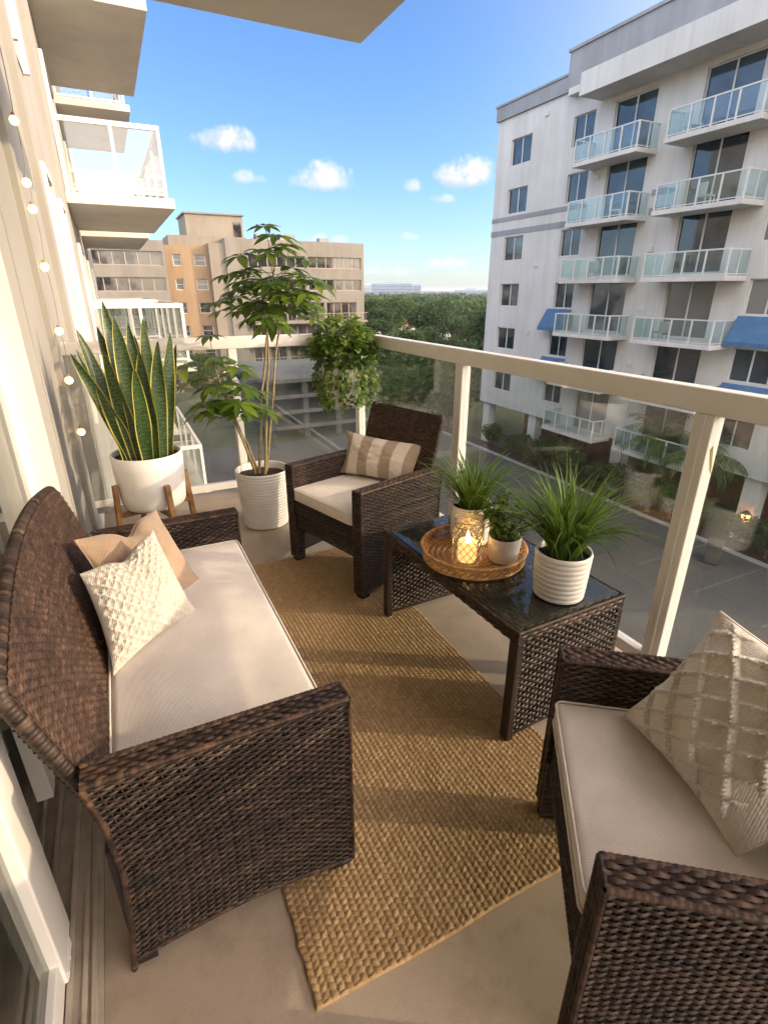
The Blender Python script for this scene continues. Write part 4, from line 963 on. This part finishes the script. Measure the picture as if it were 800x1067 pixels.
def patio_seat():
    XB = 26.86; YC = 36.6
    spots = [(16.2, 8.2, 'pale slatted balcony chair on the top balcony of the right tower, nearer stack'), (12.3, 5.15, 'pale slatted balcony chair one floor below the top on the farther stack'), (17.6, 5.15, 'pale slatted balcony chair one floor below the top on the nearer stack'),
             (11.4, 2.1, 'dark balcony chair two floors below the top on the farther stack'), (16.6, -.95, 'dark balcony chair on the balcony above the blue awning level')]
    proto = None
    for i, (s, z, lab) in enumerate(spots):
        loc = (XB-.85, YC-s, z-.02)
        if proto is None:
            t = thing('balcony_chair', loc, lab, 'chair', R(70), 'chairs on the opposite balconies'); 
            m = MB(); m.box(-.28, .28, -.28, .28, .38, .44); m.build('seat', M['b_frame'], t); m = MB(); m.box(-.28, .28, .25, .30, .44, .95); m.build('backrest', M['b_frame'], t)
            for x in (-.25, .25):
                for y in (-.25, .25): m = MB(); m.box(x-.02, x+.02, y-.02, y+.02, 0, .38); m.build('leg', M['b_frame'], t)
            proto = t
        else:
            t = copy_tree(proto); t.location = loc; t.rotation_euler = (0, 0, R(40*i)); t['label'] = lab
            if 'dark' in lab:
                for c in t.children: c.material_slots[0].link = 'OBJECT'; c.material_slots[0].material = M['b_grey']
patio_seat()

# ------------------------------------------------------------------ tan building (far left)
M['tan'] = surf('tan_render', (.225, .19, .145), (.265, .225, .172), .3, .9, .2, 20, .01)
M['tan_grey'] = surf('grey_tan_render', (.20, .178, .145), (.24, .213, .175), .3, .9, .2, 20, .01)
M['orange'] = surf('orange_render', (.27, .185, .11), (.31, .215, .13), .3, .9, .2, 20, .01)
M['pane_brown'] = pane_mat('brown_window_glass', (.02, .017, .014), (.10, .085, .068), .5)
for k_ in ('tan', 'tan_grey', 'orange'): weather(M[k_], .3, .5, .05)
def tan_building():
    Y = 75.0; b = thing('apartment_building', (15, Y, GZ), 'tan and orange mid rise block with ribbon windows beyond the far railing', 'building')
    zs = [5.7, 2.95, .2, -2.55, -5.3, -8.0]
    def wing(name, x0, x1, ztop, mat, wins, y=Y, yb=Y+14):
        w = MB(); holes_wall(w, x0, x1, GZ, ztop, wins, lambda u, z, d: (u, y+d, z), .3)
        w.add([(x0, y, GZ), (x0, yb, GZ), (x0, yb, ztop), (x0, y, ztop)], [(0, 1, 2, 3)]); w.add([(x1, y, GZ), (x1, yb, GZ), (x1, yb, ztop), (x1, y, ztop)], [(3, 2, 1, 0)])
        w.add([(x0, y, ztop), (x1, y, ztop), (x1, yb, ztop), (x0, yb, ztop)], [(0, 1, 2, 3)]); w.add([(x0, yb, GZ), (x1, yb, GZ), (x1, yb, ztop), (x0, yb, ztop)], [(3, 2, 1, 0)])
        o = w.build(name, mat, b, world=True)
        for (a, c, z0, z1) in wins:
            f = MB(); n = max(1, int(round((c-a)/1.25))); t = .05
            for k in range(n+1):
                u = a+(c-a)*k/n; u = min(max(u, a+t), c-t); f.box(u-t, u+t, y+.18, y+.24, z0, z1)
            f.box(a, c, y+.182, y+.238, z0, z0+.08); f.box(a, c, y+.183, y+.237, z1-.08, z1); f.box(a, c, y+.2, y+.22, (z0+z1)/2-.02, (z0+z1)/2+.02) if c-a < 3 else None
            fo = f.build('window', M['b_frame'] if c-a < 3 else M['tan_frame'], b, world=True)
            p = MB(); p.box(a, c, y+.222, y+.232, z0, z1); p.build('pane', M['pane_brown'], fo, world=True)
        return o
    wing('wall', -14, 7.0, 6.85, M['tan_grey'], [(x0, x1, z-1.5, z) for z in zs for x0, x1 in ((-12.5, -2.0), (-1.2, 6.7))], Y-3)
    wing('wall', 7.001, 12.3, 6.6, M['orange'], [(x0, x1, z-1.35, z-.05) for z in zs for x0, x1 in ((8.1, 9.1), (10.6, 12.0))], Y)
    wing('wall', 12.301, 16.0, 6.9, M['tan'], [], Y-1.2); wing('stair_tower', 14.2, 16.0, 7.5, M['tan_grey'], [], Y-1.6, Y+3)
    wing('wall', 16.001, 33.0, 7.5, M['tan_grey'], [(x0, x1, z-1.4, z) for z in zs[:2] for x0, x1 in ((17.0, 24.5), (24.9, 32.6))]+[(x0, x1, z-2.5, z-.15) for z in zs[2::1] for x0, x1 in ((16.8, 21.3), (21.7, 27), (27.3, 31.8))], Y-1.0)
    # penthouse
    p = MB(); p.box(10.4, 17.4, Y+2, Y+9, 7.0, 10.3); o = p.build('penthouse', M['tan'], b, world=True)
    c = MB(); c.box(10.2, 17.6, Y+1.8, Y+9.2, 10.3, 10.48); c.build('coping', M['tan_grey'], o, world=True); d = MB(); d.box(16.2, 17.15, Y+1.93, Y+1.998, 7.5, 9.6); d.build('door', M['pane_brown'], o, world=True)
    p = MB(); p.box(8.0, 17.5, Y+1, Y+1.99, 6.61, 7.8); p.box(8.0, 10.39, Y+1.991, Y+8, 6.61, 7.8); p.build('roof_block', M['tan'], b, world=True)
    for x, y, w_, h_ in ((19.5, Y+4, 1.6, 1.1), (23.0, Y+5, 2.2, 1.3), (28.5, Y+4, 1.4, .9), (2.0, Y+3, 1.5, 1.0)):
        u = MB(); z0 = 7.501 if x > 15 else 6.851; u.box(x, x+w_, y, y+1.4, z0, z0+h_); u.build('rooftop_unit', M['b_grey'], b, world=True)
    # balcony slabs with rails on the right wing's lower storeys
    for z in zs[2:]:
        s = MB(); s.box(16.4, 32.9, Y-2.3, Y-1.001, z-2.75, z-2.5); o = s.build('balcony', M['tan'], b, world=True)
        r = MB(); r.box(16.4, 32.9, Y-2.29, Y-2.23, z-1.55, z-1.49)
        for k in range(34): x = 16.5+k*.49; r.box(x-.015, x+.015, Y-2.275, Y-2.245, z-2.499, z-1.551)
        r.build('railing', M['tan_frame'], o, world=True)
M['tan_frame'] = surf('beige_frame', (.30, .25, .2), (.36, .3, .25), 2, .6)
tan_building()
def garage():
    b = thing('parking_garage', (17, 47, GZ), 'low parking deck with pale horizontal slabs seen through the far glass panel', 'garage')
    for k, z in enumerate((-9.3, -8.0, -6.7, -5.4)):
        s = MB(); s.box(10.5, 21, 43.5, 58, z-.2, z); o = s.build('deck', M['garage'], b, world=True)
        s = MB(); s.box(10.5, 21, 43.42, 43.498, z-.16, z+.14); s.build('parapet', M['garage'], o, world=True)
    for x in (11, 14, 17, 20.5): s = MB(); s.box(x-.25, x+.25, 44, 44.5, GZ, -5.601); s.build('column', M['garage'], b, world=True)
    s = MB(); s.box(10.6, 20.9, 52, 52.3, GZ, -5.702); s.build('wall', M['b_grey'], b, world=True)
M['garage'] = surf('pale_concrete', (.11, .11, .10), (.15, .148, .135), .5, .9)
garage()

# ------------------------------------------------------------------ ground, road, trees, city
def ground_mat():
    m, nt, N, L, b = new_mat('ground_cover')
    c, _, _ = noise_col(nt, (.035, .05, .018), (.10, .105, .055), .05, 8, .35, .65); c2, _, _ = noise_col(nt, (.7, .7, .7), (1.2, 1.2, 1.2), 1.3, 5)
    c = mix_col(nt, 1.0, c, c2, 'MULTIPLY'); L.new(c, b.inputs['Base Color']); b.inputs['Roughness'].default_value = .95; return m
def asphalt_mat():
    m, nt, N, L, b = new_mat('asphalt')
    c, _, tc = noise_col(nt, (.060, .058, .053), (.098, .095, .086), .22, 8, .3, .7, rough=.65); c2, _, _ = noise_col(nt, (.8, .8, .8), (1.15, 1.15, 1.15), 14, 4)
    c = mix_col(nt, 1.0, c, c2, 'MULTIPLY')
    v = N.new('ShaderNodeTexVoronoi'); v.feature = 'DISTANCE_TO_EDGE'; v.inputs['Scale'].default_value = .16; L.new(tc.outputs['Object'], v.inputs['Vector'])
    cr = ramp(nt, v.outputs['Distance'], [(0, (.55, .55, .55)), (.006, (1, 1, 1)), (1, (1, 1, 1))]); c = mix_col(nt, .8, c, cr, 'MULTIPLY')
    L.new(c, b.inputs['Base Color']); b.inputs['Roughness'].default_value = .8; return m
M['ground'] = ground_mat(); M['asphalt'] = asphalt_mat(); M['kerb'] = surf('kerb_concrete', (.3, .29, .27), (.38, .37, .34), 2, .9); M['paint'] = surf('road_paint', (.10, .10, .095), (.15, .15, .145), 4, .8)
g = MB(); g.add([(-3000, -3000, GZ), (3000, -3000, GZ), (3000, 4500, GZ), (-3000, 4500, GZ)], [(0, 1, 2, 3)]); tag(g.build('ground', M['ground']), kind='structure')
g = MB(); g.add([(.2, -60, GZ+.004), (25.3, -60, GZ+.004), (25.3, 43, GZ+.004), (.2, 43, GZ+.004)], [(0, 1, 2, 3)]); tag(g.build('parking_lot', M['asphalt']), kind='structure')
g = MB(); g.add([(-3, 5, GZ+.004), (.199, 5, GZ+.004), (.199, 60, GZ+.004), (-3, 60, GZ+.004)], [(0, 1, 2, 3)]); tag(g.build('bounce_pavement', M['kerb']), kind='structure')  # pale strip added to bounce light up under the balconies
g = MB(); g.box(25.3, 25.5, -60, 43, GZ-.1, GZ+.13); tag(g.build('kerb', M['kerb']), kind='structure')
g = MB(); g.box(25.501, 26.8, -60, 43, GZ-.1, GZ+.12); tag(g.build('planting_bed', M['soil']), kind='structure')
g = MB()
for k in range(14): y = -22+k*2.8; g.add([(20.3, y, GZ+.008), (25.2, y, GZ+.008), (25.2, y+.11, GZ+.008), (20.3, y+.11, GZ+.008)], [(0, 1, 2, 3)])
for k in range(2): y = 27+k*3.0; g.add([(6, y, GZ+.008), (10.2, y+1.2, GZ+.008), (10.2, y+1.31, GZ+.008), (6, y+.11, GZ+.008)], [(0, 1, 2, 3)])
tag(g.build('bay_lines', M['paint']), kind='structure')
M['tree_leaf'] = leaf_mat('tree_leaf', [(0, (.010, .024, .008)), (.5, (.028, .055, .014)), (1, (.07, .105, .026))], .2, .7, (.12, .16, .03))
def vary_per_tree(m):
    nt = m.node_tree; b = nt.nodes['Principled BSDF']; src = b.inputs['Base Color'].links[0].from_socket; oi = nt.nodes.new('ShaderNodeObjectInfo')
    c = ramp(nt, oi.outputs['Random'], [(0, (.55, .62, .6)), (.5, (1, 1, 1)), (1, (1.0, 1.0, .55))]); k = mix_col(nt, 1.0, src, c, 'MULTIPLY'); nt.links.new(mix_col(nt, 1.0, k, (1.35, 1.35, 1.3), 'MULTIPLY'), b.inputs['Base Color'])
vary_per_tree(M['tree_leaf'])
M['bark'] = surf('bark', (.09, .065, .045), (.15, .11, .08), 6, .95)
def tree_mesh(seed, H=9.0, CR=4.0, n=4200, lf=.42):
    q = np.random.default_rng(seed); lv = MB(); tk = MB()
    nl = 11; lobes = []
    for k in range(nl):
        a = q.uniform(0, 2*PI); r = CR*.62*math.sqrt(q.random()); z = H*q.uniform(.48, .86); lobes.append((np.array([r*math.cos(a), r*math.sin(a), z]), CR*q.uniform(.30, .52), q.uniform(-.15, .15)))
    lobes.append((np.array([0, 0, H*.86]), CR*.42, .1))
    per = n//len(lobes)
    for c, rad, dv in lobes:
        d = norm(q.normal(size=(per, 3))); rr = rad*(q.random(per)**.33)*q.uniform(.8, 1.15, per); p = c+d*rr[:, None]*np.array([1, 1, .78])
        a = norm(q.normal(size=(per, 3))+d*.8); t = norm(np.cross(a, q.normal(size=(per, 3)))); s = np.cross(a, t); sz = lf*q.uniform(.5, 1.2, per)[:, None]
        V = np.stack([p-t*sz*.5, p+s*sz*.32+a*sz*.08, p+t*sz*.5-a*sz*.1, p-s*sz*.32+a*sz*.08], 1)
        F = np.arange(per*4).reshape(-1, 4); lv.add(V.reshape(-1, 3), F, np.repeat(np.clip(q.normal(.48+dv, .2, per), 0, 1), 4))
        tk.tube([np.array([0, 0, H*.28]), (c+np.array([0, 0, H*.3]))*.5+np.array([0, 0, -.4]), c], [H*.014, H*.009, H*.003], 6, .5, False)
    tk.tube([(0, 0, -.05), (.05, .02, H*.16), (.0, .05, H*.33), (.02, 0, H*.5)], [H*.028, H*.021, H*.016, H*.008], 9)
    return lv, tk
def palm_mesh(seed, H=7.0):
    q = random.Random(seed); lv = Leaves(); tk = MB(); tk.tube([(0, 0, -.05), (.1, .05, H*.3), (.2, .05, H*.65), (.25, 0, H)], [.17, .13, .11, .10], 9)
    for k in range(26):
        a = k*2.4; el = R(q.uniform(-25, 75)); L = q.uniform(1.8, 2.6); t = np.linspace(0, 1, 9); ang = el-R(85)*t**1.5; step = L/8
        c = np.array([.25, 0, H])+np.concatenate([[np.zeros(3)], np.cumsum(np.stack([np.cos(ang)*math.cos(a), np.cos(ang)*math.sin(a), np.sin(ang)], 1)[:-1]*step, 0)])
        tk.tube(c, .018, 4, .5, False); s = np.array([-math.sin(a), math.cos(a), 0])
        for j in range(1, 9):
            for sg in (-1, 1):
                for m in (0, .5):
                    p = c[j]-(c[j]-c[j-1])*m; dv = s*sg+norm(c[j]-c[j-1])*.6+np.array([0, 0, -.35]); lv.leaf(p, dv, (0, 0, 1), .75*(1-.45*t[j]), .075, min(1, max(0, q.gauss(.5, .2))), .25, 3, .1)
    return lv, tk
def tree(name, label, cat, loc, meshes, rot, sc, group):
    t = thing(name, loc, label, cat, rot, group); t.scale = (sc, sc, sc)
    return t
protos = []
def plant_trees():
    q = random.Random(9); kinds = [tree_mesh(1), tree_mesh(2, 10, 4.6, 5200), tree_mesh(3, 8, 4.4, 4400), tree_mesh(4, 11, 4.0, 5000)]
    pr = []
    spots = []
    for x, y, sc in ((33, 62, .95), (38, 58, .8), (41, 70, 1.0), (36, 76, .9), (30, 84, .8), (47, 80, 1.05), (53, 74, 1.0), (44, 92, 1), (38, 98, .85), (56, 95, 1.1), (63, 88, 1.0), (50, 108, 1), (42, 118, .9), (60, 116, 1.1), (70, 106, 1.0), (55, 132, 1.0), (48, 142, .95), (68, 138, 1.1), (79, 126, 1.0), (62, 155, 1.0), (76, 152, 1.05), (88, 142, 1), (70, 170, 1),
                     (36.5, 47, .75), (46, 60, 1.05), (50, 64, 1.15), (43, 52, .9), (22, 66, .7), (34, 68, .75), (-2, 60, .6), (3, 64, .65), (8, 62, .6), (92, 160, 1), (84, 172, 1), (28, 61, .7)): spots.append((x, y, sc))
    for i, (x, y, sc) in enumerate(spots):
        k = i % 4
        lab = ['dark round headed tree in the park beyond the railing', 'broad leafy tree in the park beyond the railing', 'low spreading tree in the park beyond the railing', 'tall narrow tree in the park beyond the railing'][k]
        if i < 4:
            t = thing('broadleaf_tree', (x, y, GZ), lab, 'tree', q.uniform(0, 6.28), 'park trees beyond the railing')
            kinds[k][0].build('crown', M['tree_leaf'], t); kinds[k][1].build('trunk', M['bark'], t, True); pr.append(t)
        else:
            t = copy_tree(pr[k]); t.location = (x, y, GZ); t.rotation_euler = (0, 0, q.uniform(0, 6.28)); t['label'] = lab
        t.scale = (sc*q.uniform(.92, 1.1), sc*q.uniform(.92, 1.1), sc*q.uniform(.82, 1.0))
    # palms in front of the opposite building
    lv, tk = palm_mesh(3, 4.2); p1 = thing('palm_tree', (25.9, 18.6, GZ+.1), 'slim palm standing before the tower, seen left of the nearest railing post', 'palm', .4); lv.build('crown', M['palm_leaf'], p1); tk.build('trunk', M['bark'], p1, True)
    p2 = copy_tree(p1); p2.location = (26.0, 15.9, GZ+.1); p2.rotation_euler = (0, 0, 2); p2.scale = (.95,)*3; p2['label'] = 'slim palm standing before the tower, seen just right of the nearest railing post'
    # shrubs along the building foot
    lv, tk = tree_mesh(7, 2.0, 1.35, 1500, .24); sh0 = None
    for i in range(19):
        y = 33-i*1.75+q.uniform(-.4, .4); x = 26.1+q.uniform(-.25, .35)
        if sh0 is None:
            sh0 = thing('bush', (x, y, GZ+.1), 'dark leafy bush in the planting bed along the foot of the white tower', 'bush', 0, 'bushes along the tower foot'); lv.build('foliage', M['tree_leaf'], sh0); tk.build('stems', M['bark'], sh0); s = sh0
        else: s = copy_tree(sh0); s.location = (x, y, GZ+.1)
        s.rotation_euler = (0, 0, q.uniform(0, 6.28)); k = q.uniform(.8, 1.35); s.scale = (k, k, k*q.uniform(.8, 1.2))
    for i in range(26):
        s = copy_tree(sh0); r = q.uniform(44, 74); a = R(q.uniform(22, 37)); s.location = (r*math.sin(a)+4, r*math.cos(a)+2, GZ)
        k = q.uniform(1.9, 3.0); s.scale = (k, k, k*q.uniform(.8, 1.05)); s.rotation_euler = (0, 0, q.uniform(0, 6.28)); s['label'] = 'big leafy bush under the park trees beyond the railing'; s['group'] = 'bushes under the park trees'
    return
M['palm_leaf'] = leaf_mat('palm_leaf', [(0, (.02, .045, .012)), (.5, (.05, .09, .022)), (1, (.12, .15, .04))], .25, .6)
plant_trees()
def woodland():
    q = np.random.default_rng(17); mb = MB()
    N_ = 2600; az = q.uniform(R(-8), R(72), N_); d = np.exp(q.uniform(math.log(150), math.log(2400), N_))
    for a, r in zip(az, d):
        x, y = r*math.sin(a), r*math.cos(a)
        if x < 33 and r < 160: continue
        CR = q.uniform(4, 8)*(1+r/1500); H = q.uniform(6, 11.2)*(1 if q.random() < .9 else .5); n = 70 if r < 400 else 34
        dd = norm(q.normal(size=(n, 3))); dd[:, 2] = np.abs(dd[:, 2]); p = np.array([x, y, GZ+H*.45])+dd*np.array([CR, CR, H*.5])*q.uniform(.65, 1.05, (n, 1)); lf = (1.5 if r < 400 else 2.6)*(1+r/1200)
        aa = norm(q.normal(size=(n, 3))+dd); t = norm(np.cross(aa, q.normal(size=(n, 3)))); s = np.cross(aa, t); sz = lf*q.uniform(.6, 1.2, n)[:, None]
        V = np.stack([p-t*sz*.5, p+s*sz*.4, p+t*sz*.5-aa*sz*.1, p-s*sz*.4], 1); mb.add(V.reshape(-1, 3), np.arange(n*4).reshape(-1, 4), np.repeat(np.clip(q.normal(.42+q.uniform(-.34, .42), .12, n), 0, 1), 4))
    tag(mb.build('distant_woodland', M['tree_leaf']), 'dark green mass of treetops reaching to the horizon', 'woodland', kind='stuff')
woodland()
M['city_white'] = surf('pale_facade', (.5, .5, .5), (.6, .59, .57), .05, .9); M['city_haze_blue'] = surf('haze_blue_facade', (.20, .29, .38), (.30, .38, .47), .06, .5); M['roof_tile'] = surf('clay_tile_roof', (.32, .15, .08), (.42, .21, .12), 1, .9); M['roof_pale'] = surf('pale_roof', (.45, .43, .4), (.55, .53, .5), .5, .9)  # blue facade: distance haze put into its colour
def city():
    q = random.Random(2)
    spec = [(388, 1500, 62, 30, 'city_white', 'pale office block on the skyline just right of the tan building'), (408, 1300, 95, 30, 'city_haze_blue', 'wide haze blue block on the skyline, left of the white one'), (425, 1330, 62, 28, 'city_haze_blue', 'darker haze blue block on the skyline joined right of the widest one'),
            (442, 1700, 70, 17, 'city_white', 'low white block on the skyline in the middle of the treetops'), (468, 2000, 130, 16, 'city_white', 'long flat white block on the skyline near the white tower'), (492, 1800, 110, 18, 'city_haze_blue', 'haze grey blue block on the skyline touching the white tower edge')]
    for px, d, w, h, m, lab in spec:
        v = px_dir(px, 301); v = norm(np.array([v[0], v[1], 0]))*d; t = thing('office_block', (v[0], v[1], GZ), lab, 'building', -math.atan2(v[0], v[1]))
        b = MB(); b.box(-w/2, w/2, 0, 30, 0, h-GZ*0); b.box(-w*.2, w*.1, 5, 20, h, h+3); b.build('wall', M[m], t)
        f = MB()
        for k in range(int(h/3.2)-1): f.box(-w/2+1.5, w/2-1.5, -.25, -.05, 3+k*3.2, 4.7+k*3.2)
        f.build('window', M['pane_blue'], t)
    hs = [(383, 350, 95, 'roof_tile', 'cream bungalow with an orange tile roof just past the tan building'), (398, 366, 82, 'roof_tile', 'bungalow with a clay tile roof seen above the far armchair'), (446, 349, 120, 'roof_pale', 'pale roofed house among the park trees'), (452, 338, 170, 'roof_pale', 'small pale roofed house far among the treetops'), (420, 345, 150, 'roof_tile', 'small tile roofed house half hidden by trees'), (487, 398, 84, 'roof_pale', 'white house beside the left edge of the tower')]
    for px, py, d, m, lab in hs:
        v = px_dir(px, 301); v = norm(np.array([v[0], v[1], 0]))*d; t = thing('house', (v[0], v[1], GZ), lab, 'house', q.uniform(-.6, .3)); w, l, h = 9, 7, 3.2
        b = MB(); b.box(-w/2, w/2, -l/2, l/2, 0, h); b.build('wall', M['roof_pale'], t)
        r = MB(); r.add([(-w/2-.5, -l/2-.5, h), (w/2+.5, -l/2-.5, h), (w/2+.5, l/2+.5, h), (-w/2-.5, l/2+.5, h), (-w/2+2.5, 0, h+2), (w/2-2.5, 0, h+2)], [(0, 1, 5, 4), (1, 2, 5), (2, 3, 4, 5), (3, 0, 4), (3, 2, 1, 0)]); r.build('roof', M[m], t)
        f = MB()
        for x in (-3, -.4, 2.4): f.box(x-.6, x+.6, -l/2-.05, -l/2-.01, 1, 2.3)
        f.build('window', M['pane_dark'], t)
city()
# lit garden lanterns and the yellow bin by the opposite building
def garden():
    for (x, y, z, lab) in ((26.6, 13.75, GZ+.25, 'glowing garden lantern among the bushes, right of the nearest railing post'),):
        t = thing('garden_lantern', (x, y, z), lab, 'lantern'); m = MB(); m.tube([(0, 0, 0), (0, 0, 1.0)], .05, 8); m.build('post', M['wire'], t)
        m = MB(); m.lathe([(0, 1.0), (.16, 1.02), (.2, 1.3), (.14, 1.4), (0, 1.42)], 14); m.build('lamp', M['lamp'], t, True); m = MB(); m.lathe([(.26, 1.42), (.05, 1.6), (0, 1.6)], 14); m.build('cap', M['wire'], t, True)
    t = thing('waste_bin', (23.55, 13.1, GZ+.004), 'dark bin with a yellow front panel standing on the asphalt below the tower', 'bin', .5)
    m = MB(); m.bbox(-.33, .33, -.3, .3, .06, 1.0, .05); m.build('body', M['wire'], t); m = MB(); m.bbox(-.36, .36, -.33, .33, 1.001, 1.10, .03); m.build('lid', M['wire'], t); m = MB(); m.box(-.25, .25, -.312, -.301, .42, .92); m.build('panel', M['yellow'], t)
    for x in (-.26, .26): m = MB(); m.lathe([(.0, -.03), (.09, -.03), (.09, .03), (0, .03)], 12, (0, 0, 0)); o = m.build('wheel', M['wire'], t); o.rotation_euler = (0, R(90), 0); o.location = (x, .24, .09)
garden()
# ------------------------------------------------------------------ air
def haze():
    mb = MB(); mb.box(-3100, 3100, -3100, 4600, GZ-1.0, 26)
    m = bpy.data.materials.new('haze'); m.use_nodes = True; nt = m.node_tree; nt.nodes.remove(nt.nodes['Principled BSDF'])
    v = nt.nodes.new('ShaderNodeVolumePrincipled'); v.inputs['Color'].default_value = (.86, .92, 1, 1); v.inputs['Density'].default_value = .0002; v.inputs['Anisotropy'].default_value = .2
    nt.links.new(v.outputs[0], nt.nodes['Material Output'].inputs['Volume'])
    tag(mb.build('haze', m), kind='stuff')
haze()
